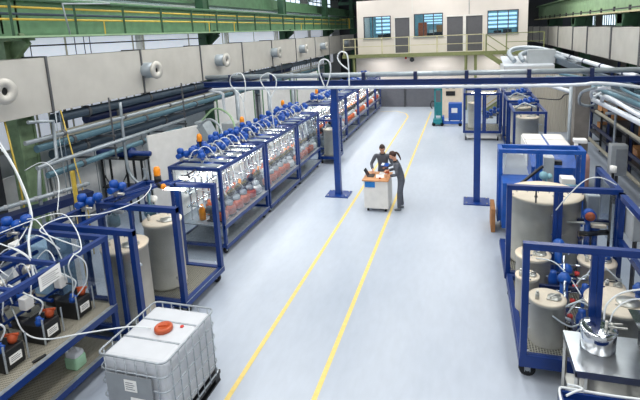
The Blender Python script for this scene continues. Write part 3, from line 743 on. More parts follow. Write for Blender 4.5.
# ------------------------------------------------------------------ near left machines
t = rack('blue double-deck metering rack nearest the camera on the left', -7.0, -5.3, 1.6, 5.5, top=2.08, low=.2, decks=(.3, .92), th=.07, cross=(2.6, 3.7, 4.6), deck_mat='expanded', casters=True)
MB().box(-6.4, -6.34, 1.6, 5.5, 2.02, 2.08).build('rail', 'blue', t)
for (x, y, z) in ((-6.75, 5.1, 2.25), (-6.6, 4.2, 2.2), (-6.75, 3.3, 2.2)): actuator(t, x, y, z, 1.2, .5, 3)
R_.seed(5)
m = MB()
for k in range(7):
    y = 2.3+k*.45
    m.cyl((-6.5, y, .95), (-6.5, y, 1.9), .035, n=8).cyl((-6.5, y, 1.2+.1*(k % 3)), (-6.0, y, 1.2+.1*(k % 3)), .03, n=8)
for z in (1.3, 1.55, 1.8): m.cyl((-6.5, 1.8, z), (-6.5, 5.3, z), .035, n=8).cyl((-6.15, 1.8, z-.08), (-6.15, 5.3, z-.08), .022, n=8)
m.build('pipework', 'blue', t)
m = MB()
for k in range(8):
    y = 2.0+k*.42; m.lathe([(0, -.07), (.07, -.07), (.075, 0), (.05, .05), (0, .06)], (-6.3, y, 1.72), 12).ball((-6.3, y, 1.35), .055)
m.each('valve', 'steel', t)
m = MB()
for k in range(8): m.lathe([(0, -.05), (.055, -.05), (.055, .05), (0, .06)], (-6.1, 2.1+k*.42, 1.5+.12*(k % 2)), 12)
m.each('solenoid', 'valve_blue', t)
MB().box(-6.92, -5.95, 5.44, 5.446, .95, 2.0).build('panel', 'plexi_blue', t)
MB().box(-7.0, -5.3, 4.0, 4.05, 1.98, 2.02).box(-7.0, -5.3, 3.0, 3.05, 1.98, 2.02).each('cross_bar', 'blue', t)
m = MB()
for k in range(6):
    y = 2.4+k*.5; m.bar((-6.9, y, 1.0), (-5.95, y+.25, 1.62), .035).bar((-6.9, y+.3, 1.6), (-6.1, y, 1.15), .03)
m.each('brace', 'blue', t)
m = MB()
for k in range(7):
    y = 2.5+k*.42; m.tube([(-6.3, y, 1.72), (-6.1, y+.1, 1.95), (-5.9, y+.05, 1.8), (-5.9, y, 1.5)], .009, 6, sub=4).tube([(-6.6, y, 1.9), (-6.3, y+.15, 2.15), (-6.0, y+.25, 1.9)], .009, 6, sub=4)
m.each('hose', 'hose', t)
m = MB()
for k in range(5): m.tube([(-5.9, 2.9+k*.55, 1.45), (-5.75, 3.0+k*.55, 1.36), (-5.7, 2.95+k*.55, 1.2)], .01, 6, sub=3)
m.each('cable', 'black', t)
# paper sheet hung on the top rail
t = thing('paper_sheet', 'white printed sheet hung on the top rail of the near left rack', 'paper', (-5.28, 4.45, 1.95))
MB().poly([(-5.285, 4.26, 1.86), (-5.285, 4.6, 1.9), (-5.285, 4.6, 2.1), (-5.285, 4.26, 2.06)], (.004, 0, 0)).build('sheet', 'paper', t)
m = MB()
for k in range(5): m.box(-5.281, -5.279, 4.3, 4.56-.05*(k % 2), 1.915+.028*k, 1.922+.028*k)
m.build('printed_lines', 'ink', t)
# batteries
for i, (y0, l) in enumerate(((3.25, .3), (3.85, .3), (4.42, .3), (5.0, .3), (2.6, .3))):
    nm = ('nearest but one', 'third from the far end', 'second from the far end', 'farthest from the camera', 'nearest the camera')[i]
    t = thing('metering_pump', 'black metering pump with white label on the near left rack, %s' % nm, 'pump', (-5.75, y0, .92), 'black metering pumps on the near left rack')
    MB().rbox(-5.95, -5.58, y0, y0+l, .925, 1.2, .015).build('housing', 'black', t)
    lb = MB().box(-5.58, -5.574, y0+.08, y0+.25, 1.0, 1.11).build('nameplate', 'paper', t)
    MB().box(-5.574, -5.572, y0+.1, y0+.22, 1.03, 1.037).box(-5.574, -5.572, y0+.1, y0+.23, 1.055, 1.062).box(-5.574, -5.572, y0+.1, y0+.2, 1.08, 1.087).build('printed_lines', 'ink', lb)
    MB().bar((-5.57, y0+.02, .93), (-5.57, y0+.02, 1.3), .022).bar((-5.57, y0+l+.03, .93), (-5.57, y0+l+.03, 1.3), .018).each('bracket', 'galv', t)
    MB().lathe([(0, 1.2), (.05, 1.2), (.05, 1.26), (.03, 1.28), (.03, 1.32), (0, 1.33)], (-5.66, y0+.05, 0), 12).cyl((-5.7, y0+.05, 1.29), (-5.58, y0+.05, 1.29), .018, n=8).build('valve_cap', 'valve_blue', t)
    MB().lathe([(0, 1.2), (.045, 1.2), (.06, 1.25), (.055, 1.3), (.02, 1.32), (0, 1.32)], (-5.68, y0+.24, 0), 12).bar((-5.76, y0+.2, 1.31), (-5.6, y0+.27, 1.31), .03).build('tap_handle', 'orange', t)
    MB().lathe([(0, 0), (.09, 0), (.09, .2), (.06, .22), (0, .22)], (-6.2, y0+.14, 1.1), 14, 'X').build('motor', 'black', t)
    MB().rbox(-5.97, -5.84, y0+.04, y0+.18, 1.38, 1.56, .015).build('drive_box', 'white', t)
    MB().tube([(-5.72, y0+.12, 1.3), (-5.7, y0+.18, 1.45), (-5.85, y0+.1, 1.6), (-6.1, y0+.05, 1.75)], .012, 6).build('hose', 'hose', t)
tag(MB().tube([(-5.42, 4.1, .935), (-5.4, 4.18, .935), (-5.38, 4.26, .935)], .022, 8).build('hand_tool', 'black'), 'small dark tool lying on the deck edge before the black metering pumps', 'tool')
# canister
t = thing('jerrycan', 'translucent canister of pale green liquid on the lower deck', 'canister', (-5.52, 4.82, .3))
MB().rbox(-5.64, -5.42, 4.72, 4.92, .3, .5, .03).build('body', 'green_liquid', t)
MB().rbox(-5.63, -5.43, 4.73, 4.91, .46, .57, .04).build('shoulder', 'ibc_plastic', t)
MB().tube([(-5.58, 4.82, .56), (-5.57, 4.82, .61), (-5.47, 4.82, .61), (-5.46, 4.82, .56)], .014, 7, sub=3).build('handle', 'ibc_plastic', t)
MB().cyl((-5.6, 4.76, .56), (-5.6, 4.76, .62), .024, n=12).build('cap', 'white', t)

tB = rack('blue glazed tank frame right behind the near left metering rack', -6.8, -5.05, 5.74, 6.52, top=2.05, low=.2, decks=(.26,), near='plexi', deck_mat='expanded', skip=((True, True),), th=.09, tops='nl')
MB().box(-5.42, -5.35, 5.74, 5.8, .26, 2.0).build('door_stile', 'blue', tB)
MB().box(-6.2, -6.1, 5.8, 6.6, 2.0, 2.05).build('top_rail', 'blue', tB)
actuator(tB, -6.5, 6.3, 2.2, 1.25, .3, 3)
tank('big beige steel tank inside the blue frame behind the metering rack', -5.6, 6.16, .27, 1.6, .37)
tC = rack('blue glazed tank frame on casters with an orange lamp on its rail', -6.55, -4.86, 6.62, 8.02, top=2.1, low=.2, decks=(.28,), near='plexi', th=.095, wr=.1, tops='nl')
MB().box(-5.85, -5.79, 6.62, 6.68, .3, 2.05).build('door_stile', 'blue', tC)
MB().box(-5.79, -5.7, 7.93, 8.02, .3, 2.1).box(-5.7, -4.95, 7.93, 8.02, 2.01, 2.1).each('door_stile', 'blue', tC)
MB().box(-5.7, -4.96, 7.97, 7.976, .4, 2.01).build('panel', 'plexi', tC)
MB().box(-6.2, -6.1, 6.7, 8.02, 2.03, 2.1).box(-6.55, -5.75, 7.93, 8.02, 2.02, 2.09).each('top_rail', 'blue', tC)
MB().box(-5.9, -5.4, 7.7, 7.75, 2.02, 2.05).build('light_tube', 'led', tC)
tank('second beige steel tank, in the blue frame beside the big caster wheel', -5.62, 7.22, .29, 1.6, .35)
for (x, y, n_) in ((-6.45, 6.95, 'left'), (-6.2, 7.6, 'right')):
    MB().lathe([(0, 0), (.07, 0), (.07, .18), (.05, .2), (0, .2)], (x, y, 1.85), 12, 'X').build('gauge', 'white', tC)
for q, (x0_, y0_) in enumerate(((-6.45, 6.9), (-6.1, 7.5))):
    m = MB().cyl((x0_, y0_, 1.3), (x0_, y0_+.02, 2.0), .03, n=8).lathe([(0, 0), (.11, 0), (.12, .1), (.1, .2), (0, .22)], (x0_, y0_, 1.55), 14).cyl((x0_, y0_, 1.4), (x0_+.5, y0_, 1.4), .025, n=8)
    m.build('flow_meter', 'pipe_teal', tC)
MB().cyl((-5.25, 7.0, .55), (-5.05, 6.9, .55), .03, n=8).ball((-5.02, 6.88, .55), .045).build('drain_valve', 'steel', tC)
MB().bar((-6.4, 6.68, 2.13), (-5.9, 7.95, 2.13), .04).bar((-6.3, 6.68, 2.16), (-5.6, 7.95, 2.16), .035).each('loose_rail', 'blue', tC)
actuator(tC, -6.2, 6.75, 2.32, 1.2, .9, 2)
t = thing('beacon_lamp', 'orange beacon lamp with black base on the rail of the caster tank frame', 'warning light', (-6.1, 7.85, 2.1))
MB().lathe([(0, 2.1), (.07, 2.1), (.07, 2.25), (0, 2.26)], (-6.1, 7.85, 0), 14).build('base', 'black', t)
MB().lathe([(0, 2.26), (.065, 2.26), (.07, 2.3), (.07, 2.38), (.05, 2.44), (0, 2.45)], (-6.1, 7.85, 0), 14).build('lens', 'amber', t)
t = thing('beacon_lamp', 'small pale orange lamp facing the aisle beside the black-based beacon', 'warning light', (-5.75, 7.55, 2.1))
MB().cyl((-5.88, 7.55, 2.16), (-5.74, 7.5, 2.16), .05, n=14).build('base', 'black', t)
MB().lathe([(0, 0), (.055, 0), (.06, .03), (.04, .06), (0, .07)], (-5.74, 7.5, 2.16), 14, 'X').build('lens', 'amber', t)
# hoses at near left
hose('thick white cable sweeping down from the top left over the near rack', [(-8.6, 6.4, 3.6), (-8.0, 6.2, 3.25), (-7.35, 5.9, 2.8), (-6.6, 5.4, 2.4), (-6.2, 4.95, 2.15), (-5.9, 4.7, 1.7)], .017)
hose('second white cable hanging beside the thick one over the near rack', [(-8.5, 6.3, 3.55), (-7.8, 6.1, 3.1), (-7.2, 5.8, 2.65), (-6.55, 5.3, 2.3), (-6.4, 4.6, 1.9)], .01)
hose('white hose looping high between near rack and tank frame', [(-7.0, 4.4, 2.12), (-6.6, 4.9, 2.3), (-6.1, 5.4, 2.42), (-5.7, 5.3, 2.3), (-5.3, 5.0, 2.12), (-5.25, 4.8, 2.1), (-5.25, 4.7, 2.0), (-5.5, 4.95, 1.6), (-5.6, 5.0, 1.3)], .009)
hose('white hose lying on the tank frame rails in a narrow loop', [(-5.3, 5.0, 2.12), (-5.7, 4.9, 2.3), (-6.0, 5.0, 2.35), (-5.95, 5.35, 2.38), (-5.7, 5.9, 2.25), (-5.6, 6.6, 2.2), (-5.8, 7.2, 2.2), (-6.0, 7.5, 2.2)], .009)
hose('pair of pale hoses falling inside the near rack past the paper sheet', [(-5.3, 4.85, 2.1), (-5.25, 4.98, 1.9), (-5.3, 5.0, 1.6), (-5.5, 5.0, 1.35)], .009)
hose('pale hose drooping from the metering pumps across to the white container', [(-6.9, 4.85, 1.3), (-6.3, 4.6, 1.3), (-5.75, 4.3, 1.2), (-5.31, 4.23, 1.2), (-4.93, 4.42, 1.2), (-4.4, 4.7, 1.19), (-4.1, 4.78, 1.16)], .01)
for k, (p, lab) in enumerate((([(-6.6, 2.8, 2.2), (-6.3, 3.3, 2.05), (-6.0, 3.5, 2.0), (-5.8, 4.2, 1.9)], 'white hose crossing the near rack lowest at its left'),
        ([(-6.8, 3.8, 2.2), (-6.3, 4.0, 2.3), (-5.9, 4.2, 2.1), (-5.85, 4.3, 1.6)], 'white hose arching over the middle of the near rack'),
        ([(-6.7, 4.6, 2.25), (-6.2, 4.5, 2.35), (-5.8, 4.6, 2.1), (-5.8, 4.7, 1.6)], 'white hose arching over the near rack below the blue valves'),
        ([(-6.9, 5.0, 2.2), (-6.4, 5.2, 2.4), (-5.9, 5.0, 2.3), (-5.75, 5.05, 1.9), (-5.8, 5.1, 1.5)], 'white hose arching from the blue valves of the near rack'),
        ([(-8.3, 6.8, 2.6), (-7.9, 6.9, 2.75), (-7.4, 6.7, 2.5), (-7.1, 6.3, 2.0)], 'white hose looping in front of the green column'))):
    hose(lab, p, .009)
hose('ribbed pale hose arching over the left row beside the white board', [(-7.6, 11.8, 2.4), (-7.1, 11.6, 2.7), (-6.6, 11.3, 2.6), (-6.3, 11.0, 2.3)], .035, 'pipe_grey')
hose('grey-green hose arching next to the ribbed hose over the left row', [(-7.9, 12.4, 2.4), (-7.4, 12.5, 2.85), (-6.8, 12.3, 2.7), (-6.4, 11.9, 2.3)], .03, 'green_light')

# ------------------------------------------------------------------ IBC container
X0, X1, Y0, Y1 = -4.46, -3.47, 4.19, 5.36
t = thing('liquid_container', 'white bulk liquid container in a steel cage with an orange lid', 'container', (-3.97, 4.78, 0))
m = MB().rbox(X0+.03, X1-.03, Y0+.03, Y1-.03, .2, 1.13, .07, 3); bt = m.build('bottle', 'ibc_plastic', t)
MB().box(X0+.07, X1-.07, Y0+.4, Y0+.425, 1.13, 1.137).box(X0+.07, X1-.07, Y0+.79, Y0+.815, 1.13, 1.137).each('cross_bar', 'galv', t)
cp = MB().lathe([(0, .055), (.08, .055), (.085, .06), (.11, .055), (.12, .045), (.122, .0), (0, 0)], (-3.93, 4.82, 1.135), 28)
cp.bar((-3.99, 4.8, 1.195), (-3.87, 4.84, 1.195), .018); cp.build('screw_lid', 'orange', t)
MB().cyl((-3.72, 4.93, 1.13), (-3.72, 4.93, 1.145), .025, n=12).build('vent_plug', 'red', t)
m = MB(); r = .011
def ring(z, off=0, rr=.011):
    c = .09; a, b, c_, d = X0-off, X1+off, Y0-off, Y1+off
    pts = []
    for (cx, cy, s) in ((b-c, d-c, 0), (a+c, d-c, 1), (a+c, c_+c, 2), (b-c, c_+c, 3)):
        for k in range(4):
            an = s*PI/2+k*PI/6; pts.append((cx+c*math.cos(an), cy+c*math.sin(an), z))
    m.tube(pts, rr, 7, closed=True, smooth=False)
ring(1.16, 0, .014); ring(.96); ring(.76); ring(.56); ring(.36); ring(.2, 0, .014)
def vb(x, y): m.cyl((x, y, .16), (x, y, 1.16), .009, n=6)
for k in range(6): vb(X0+.12+(X1-X0-.24)*k/5, Y0-.004); vb(X0+.12+(X1-X0-.24)*k/5, Y1+.004)
for k in range(7): vb(X0-.004, Y0+.12+(Y1-Y0-.24)*k/6); vb(X1+.004, Y0+.12+(Y1-Y0-.24)*k/6)
m.build('cage', 'galv', t)
MB().box(X0+.12, X1-.2, Y0-.025, Y0-.018, .3, .94).build('sign_plate', 'grey', t)
for (a, b, c, d) in ((-4.07, -3.89, .72, .88), (-4.0, -3.78, .42, .64)):
    q = MB().box(a, b, Y0-.03, Y0-.026, c, d).build('label', 'paper', t)
    m = MB()
    for k in range(4): m.box(a+.02, b-.03-.02*(k % 2), Y0-.033, Y0-.03, c+.03+k*.03, c+.037+k*.03)
    m.build('printed_lines', 'ink', q)
m = MB()
for x in (X0+.08, -3.965, X1-.08): m.box(x-.07, x+.07, Y0, Y1, 0, .03).box(x-.06, x+.06, Y0, Y0+.12, .03, .13).box(x-.06, x+.06, Y1-.12, Y1, .03, .13).box(x-.06, x+.06, 4.7, 4.85, .03, .13)
m.box(X0, X1, Y0, Y1, .13, .18); m.build('pallet', 'black', t)

# ------------------------------------------------------------------ right side
t = rack('blue glazed tank machine on casters, nearest the camera on the right', .75, 2.6, 6.27, 8.55, top=2.1, low=.24, decks=(.34,), near='plexi', near_mid=1.66, th=.09, skirt=.18, wr=.115, tops='nr', skip=((False, True),), deck_mat='grating')
MB().box(2.52, 2.6, 6.3, 8.5, 1.2, 1.3).build('rail', 'blue', t)
MB().box(.82, 2.5, 7.45, 7.5, .8, .86).box(1.5, 1.56, 6.4, 8.5, .55, .62).build('inner_rail', 'blue_navy', t)
R_.seed(9)
for (x, y, z) in ((1.5, 7.4, 1.0), (1.62, 7.9, .9), (1.55, 8.2, 1.2), (2.45, 7.1, 1.1)):
    a = MB().cyl((x, y, z-.7), (x, y, z), .06, n=14).lathe([(0, z), (.1, z), (.1, z+.06), (.06, z+.12), (0, z+.13)], (x, y, 0), 14).build('filter_housing', 'blue_bright', t)
m = MB()
for k in range(5): m.cyl((1.42+.05*k, 6.9+.3*k, .32), (1.42+.05*k, 6.9+.3*k, 1.1), .018, n=8).cyl((1.3, 6.9+.3*k, .6+.08*k), (2.4, 6.9+.3*k, .6+.08*k), .018, n=8)
m.build('pipework', 'chrome', t)
m = MB()
for k in range(4): m.lathe([(0, -.03), (.04, -.03), (.04, .03), (0, .03)], (1.5+.1*k, 6.9+.35*k, .7+.05*k), 10)
m.each('handwheel', 'red', t)
for (x, y, z) in ((1.62, 6.75, .9), (1.78, 7.3, 1.0), (1.4, 7.75, .95), (1.95, 7.5, 1.15), (2.3, 8.25, 1.2)):
    MB().cyl((x, y, .34), (x, y, z-.2), .05, n=12).lathe([(0, z-.22), (.075, z-.22), (.08, z-.1), (.05, z-.02), (.05, z+.02), (0, z+.03)], (x, y, 0), 14).build('pump_motor', 'valve_blue', t)
m = MB()
for (a_, b_, c_) in ((1.45, 6.6, .5), (1.5, 7.1, .6), (1.7, 7.7, .7), (1.9, 7.9, .8)):
    m.tube([(a_, b_, c_), (a_+.2, b_+.05, c_+.25), (a_+.45, b_-.05, c_+.1), (a_+.55, b_, c_-.1)], .012, 6)
m.each('hose', 'hose', t)
m = MB()
for (a_, b_) in ((1.42, 6.6), (1.5, 7.0), (1.75, 7.05)): m.cyl((a_, b_, .45), (a_+.09, b_, .45), .05, n=12)
m.each('pump_head', 'black', t)
tank('beige steel tank with hatch behind the lower left of the right glazed door', 1.17, 6.83, .31, 1.02, .25)
tank('slim beige tank peeking out left of the nearest right machine', .97, 7.48, .31, 1.0, .18)
tank('beige tank directly behind the hatch tank in the nearest right machine', 1.13, 8.1, .31, 1.08, .28)
tank('beige tank behind the central door posts of the nearest right machine', 2.15, 8.2, .31, 1.0, .29)
tank('small low beige tank between the two right-hand tanks', 2.28, 7.72, .31, .82, .17)
tank('wide beige tank behind the shiny kettle', 2.1, 6.95, .31, 1.0, .4)
hose('white hose curling behind the hatch tank towards the kettle', [(1.35, 6.7, .95), (1.6, 6.75, 1.05), (1.75, 6.7, .9), (1.5, 6.6, .75), (1.35, 6.55, .8), (1.2, 6.55, .9)], .012)
hose('white hose from the kettle lid to the right edge', [(1.68, 5.95, 1.3), (1.72, 6.0, 1.5), (1.95, 6.12, 1.62), (2.4, 6.2, 1.68)], .012)
hose('second white hose from the kettle lid, lying below the first', [(1.74, 5.92, 1.3), (1.8, 5.96, 1.45), (2.0, 6.05, 1.56), (2.4, 6.1, 1.58)], .009)
hose('thin white hose crossing the nearest right machine', [(1.15, 7.9, 1.1), (1.4, 7.7, 1.15), (1.6, 7.5, 1.0), (1.7, 7.2, .9)], .01)

t = rack('blue glazed machine holding the widest tank, second on the right', .73, 2.62, 8.68, 10.15, top=2.1, low=.24, decks=(.34,), near='plexi', near_mid=1.6, th=.09, skirt=.14, tops='nr', skip=((False, True),), side=('plexi', .9, 2.0), deck_mat='grating')
MB().box(1.8, 2.55, 9.1, 9.15, 1.3, 1.36).build('inner_rail', 'blue_navy', t)
a = MB().cyl((2.15, 8.95, .32), (2.15, 8.95, 1.5), .05, n=12).lathe([(0, 0), (.11, 0), (.11, .12), (.09, .14), (0, .14)], (2.15, 8.78, 1.55), 18, 'Y').build('valve', 'valve_blue', t)
MB().lathe([(0, -.02), (.08, -.02), (.085, 0)], (2.15, 8.77, 1.55), 16, 'Y').build('gauge_face', 'copper', a)
MB().cyl((1.75, 8.95, 1.35), (2.5, 8.95, 1.35), .03, n=8).build('pipework', 'steel', t)
m = MB()
for (a_, b_, c_) in ((2.1, 9.2, 1.0), (2.3, 9.0, 1.2), (2.35, 9.5, .9)): m.cyl((a_, b_, .34), (a_, b_, c_), .04, n=10).ball((a_, b_, c_), .09)
m.each('valve', 'valve_blue', t)
MB().cyl((2.0, 8.9, 1.15), (2.5, 8.95, 1.2), .05, n=12).build('manifold', 'black', t)
MB().rbox(2.2, 2.45, 8.85, 9.0, 1.3, 1.36, .01).build('bracket', 'tank_lid', t)
tank('very wide pale tank filling the second right machine', 1.5, 9.5, .35, 1.72, .66, fittings=False)
tag(MB().cyl((1.25, 8.85, 1.73), (1.25, 8.85, 2.06), .015, n=8).ball((1.25, 8.85, 1.85), .03).build('level_rod', 'dark_grey'), 'thin dark rod standing on the widest tank lid', 'rod')
for i, (x, y, z, w_, d_, h_) in enumerate(((2.3, 9.35, 1.3, .22, .3, .5), (2.74, 8.35, 1.4, .24, .4, .46), (2.74, 7.55, 1.36, .24, .45, .46))):
    q = thing('junction_box', ('pale grey electric box inside the second right machine', 'grey electric box on the rail beside the second right machine', 'grey electric box at the right edge beside the nearest machine')[i], 'electric box', (x, y, z-h_))
    MB().rbox(x-w_/2, x+w_/2, y-d_/2, y+d_/2, z, z+h_, .012).build('housing', 'cabinet_grey', q)
    MB().rbox(x-w_/2+.02, x+w_/2-.02, y-d_/2-.015, y-d_/2+.004, z+.02, z+h_-.02, .006).build('door', 'grey', q)
    MB().bar((x, y, 0), (x, y, z), .05).build('post', 'dark_grey', q)
hose('long white hose draped over the second right machine', [(1.55, 8.6, 1.7), (1.75, 8.6, 2.0), (2.0, 8.6, 2.28), (2.25, 8.65, 2.32), (2.5, 8.65, 2.2)], .01)

t = rack('bright blue framed machine with a sheeted hopper, third on the right', .76, 2.66, 11.5, 12.05, top=2.05, low=.24, decks=(.3,), near='plexi', near_mid=1.67, th=.09, frame='blue_bright', skirt=.3)
MB().poly([(.82, 10.9, .3), (1.5, 10.9, .3), (1.5, 12.0, .3), (.82, 12.0, .3)], (0, 0, 1.1)).build('hopper_body', 'blue_bright', t)
MB().bar((.95, 10.6, 1.3), (1.7, 11.2, 1.75), .05).build('lever', 'black', t)
tag(MB().poly([(.88, 11.62, 1.4), (1.46, 11.62, 1.4), (1.36, 11.8, 1.85), (1.0, 11.8, 1.9)], (0, .2, 0)).build('plastic_sheet', 'white'), 'pale plastic sheet bundled over the blue hopper', 'sheet')
q = thing('pump_unit', 'white boxed pump unit with a blue ball valve behind the third right frame', 'pump', (1.75, 10.8, .3))
MB().rbox(1.78, 2.02, 11.62, 11.9, .3, 1.85, .02).build('housing', 'offwhite', q)
MB().ball((1.74, 11.3, 1.5), .1).ball((1.87, 11.32, 1.48), .07).bar((1.8, 11.3, 0), (1.8, 11.3, 1.45), .04).bar((1.8, 11.3, 1.4), (1.85, 11.65, 1.4), .04).build('valve', 'teal_panel', q)
q = thing('pump_unit', 'small pale motor block with blue ends behind the third right frame', 'pump', (2.15, 10.7, .3))
MB().rbox(2.0, 2.28, 10.6, 10.9, 1.5, 1.66, .02).box(2.1, 2.18, 10.7, 10.78, .3, 1.5).build('housing', 'offwhite', q)
MB().cyl((2.02, 10.5, 1.5), (2.3, 10.5, 1.5), .07, n=14).build('motor', 'pipe_teal', q)
MB().cyl((1.8, 10.5, 1.52), (1.98, 10.5, 1.52), .055, n=12).build('coupling', 'tank_lid', q)
tag(MB().rbox(.6, .7, 11.3, 12.0, 0, .6, .01).build('wooden_board', 'cardboard'), 'worn wooden board standing left of the third right machine', 'board')

t = thing('compressor_unit', 'blue cabinet with four white top panels on the right', 'machine', (2.2, 14.3, 0))
MB().poly([(1.72, 13.2, .1), (1.72, 15.6, .1), (1.72, 15.6, 1.5), (1.72, 13.9, 1.5), (1.72, 13.2, 1.15)], (1.15, 0, 0)).build('body', 'blue_bright', t)
for a in (1.7, 2.3):
    for (y0, y1) in ((14.0, 14.78), (14.84, 15.6)): MB().rbox(a+.02, a+.56, y0, y1, 1.5, 1.54, .012).build('top_panel', 'offwhite', t)
MB().box(1.95, 2.5, 13.28, 13.45, 1.18, 1.3).build('slot', 'black', t)
MB().box(1.69, 1.72, 13.9, 15.6, .95, 1.5).build('side_panel', 'offwhite', t)
for sx in (1.8, 2.75):
    for sy in (13.4, 15.4): MB().bar((sx, sy, 0), (sx, sy, .1), .08).build('foot', 'black', t)
for i, (y0, y1, x0, x1, top) in enumerate(((16.7, 18.6, 1.55, 2.62, 2.05), (18.8, 20.7, 1.5, 2.65, 2.12), (20.9, 22.8, 1.55, 2.65, 2.15))):
    lab = ('blue framed machine just beyond the white-panelled cabinet', 'blue framed machine between two others beyond the white-panelled cabinet', 'farthest blue framed machine of the right row')[i]
    t = rack(lab, x0, x1, y0, y1, top=top, low=.2, decks=(.3,), near='plexi', th=.075)
    tank('beige tank inside the '+lab, (x0+x1)/2, y0+.75, .31, 1.75, .38)
    for k in range(3): actuator(t, x0+.3+.2*k, y0+.9+.3*k, top+.12, 1, .3, 2)
    m = MB().tube([(x0+.1, y0+.4, top+.05), (x0+.4, y0+.6, top+.2), (x0+.8, y0+.5, top+.05)], .03, 7); m.build('hose', 'pipe_grey', t)
t = rack('blue glazed machine standing across the aisle beyond the right portal column', -.13, 1.45, 20.9, 22.6, top=2.12, low=.35, decks=(.45,), near='plexi', near_mid=.75, th=.09)
tank('pale tank inside the machine beyond the right portal column', .35, 21.6, .46, 1.6, .28)
MB().box(.0, 1.3, 21.0, 22.4, .1, .35).build('under_tray', 'offwhite', t)
for k in range(3): actuator(t, .9+.15*k, 21.5, 1.0+.1*k, 1.6, .4, 2)
MB().box(.2, 1.2, 21.3, 21.34, 2.05, 2.09).build('light_tube', 'led', t)

# pallet truck and cabinet at the far end
t = thing('lift_truck', 'teal hand lift truck with a tall mast at the far end', 'lift truck', (-1.35, 24.3, 0))
MB().box(-1.6, -1.52, 24.2, 24.35, .08, 1.9).box(-1.28, -1.2, 24.2, 24.35, .08, 1.9).box(-1.6, -1.2, 24.2, 24.35, 1.82, 1.95).box(-1.55, -1.25, 24.3, 24.33, .5, 1.2).build('mast', 'green_cart', t)
MB().box(-1.65, -1.15, 24.0, 24.5, .08, .35).build('chassis', 'green_cart', t)
MB().box(-1.1, -.2, 24.0, 24.12, .12, .18).box(-1.1, -.2, 24.35, 24.47, .12, .18).box(-1.2, -1.1, 24.0, 24.47, .1, .5).build('fork', 'blue_bright', t)
for x in (-1.62, -1.2, -.3): MB().cyl((x, 24.0, .09), (x, 24.08, .09), .09, n=14).cyl((x, 24.4, .09), (x, 24.48, .09), .09, n=14).each('wheel', 'rubber', t)
MB().tube([(-1.7, 24.1, .9), (-1.78, 24.0, 1.1), (-1.7, 24.0, 1.3), (-1.6, 24.1, 1.25)], .025, 7).build('steering_handle', 'black', t)
t = thing('tool_cabinet', 'blue cabinet with a pale label resting beside the lift truck', 'cabinet', (-.6, 24.7, 0))
MB().rbox(-.9, -.22, 24.55, 25.0, .2, 1.1, .02).build('body', 'blue_bright', t)
MB().box(-.75, -.45, 24.53, 24.55, .6, .85).build('label', 'paper', t)
for x in (-.85, -.3): MB().bar((x, 24.8, 0), (x, 24.8, .2), .05).build('foot', 'black', t)
t = thing('control_cabinet', 'beige control cabinet with small dark screens at the far end', 'cabinet', (-.7, 26.5, 0))
MB().rbox(-1.3, -.25, 26.3, 27.0, 0, 2.1, .02).build('body', 'tank_lid', t)
MB().box(-1.1, -.6, 26.27, 26.3, 1.25, 1.5).box(-1.1, -.95, 26.27, 26.3, 1.65, 1.8).box(-.75, -.6, 26.27, 26.3, 1.65, 1.8).build('screen', 'black', t)

# ------------------------------------------------------------------ far right equipment
tag(MB().box(2.9, 5.0, 23.0, 23.1, 0, 2.9).build('curtain_wall', 'ribbed_beige'), 'ribbed beige sheet wall behind the right row of machines', 'panel')
t = thing('settling_basin', 'pale grey box with sloping lid behind the portal beam on the right', 'tank', (3, 24.5, 0))
MB().box(1.7, 3.9, 23.4, 26, 0, 3.0).build('body', 'wall', t)
MB().poly([(1.7, 23.4, 3.0), (3.9, 23.4, 3.0), (3.9, 26, 3.3), (1.7, 26, 3.3)], (0, 0, .06)).build('lid', 'pipe_white', t)
hh = [([(2.2, 23.9, 3.25), (2.0, 24.5, 3.6), (2.4, 25, 3.8), (3.4, 25, 3.75), (4.2, 24.2, 3.5), (4.6, 22, 3.2)], 'thick silver hose bending over the pale box on the right'),
      ([(2.6, 23.9, 3.25), (2.5, 24.2, 3.5), (2.9, 24.6, 3.6), (3.8, 24.4, 3.5), (4.4, 23, 3.3)], 'thick silver hose inside the bend of the other above the pale box')]
for p, lab in hh: hose(lab, p, .12, 'pipe_grey', sub=6)
tag(MB().box(2.8, 4.0, 23.9, 24.5, 3.1, 3.75).build('duct_box', 'cabinet_grey'), 'grey metal box beside the silver hoses on the right', 'box')
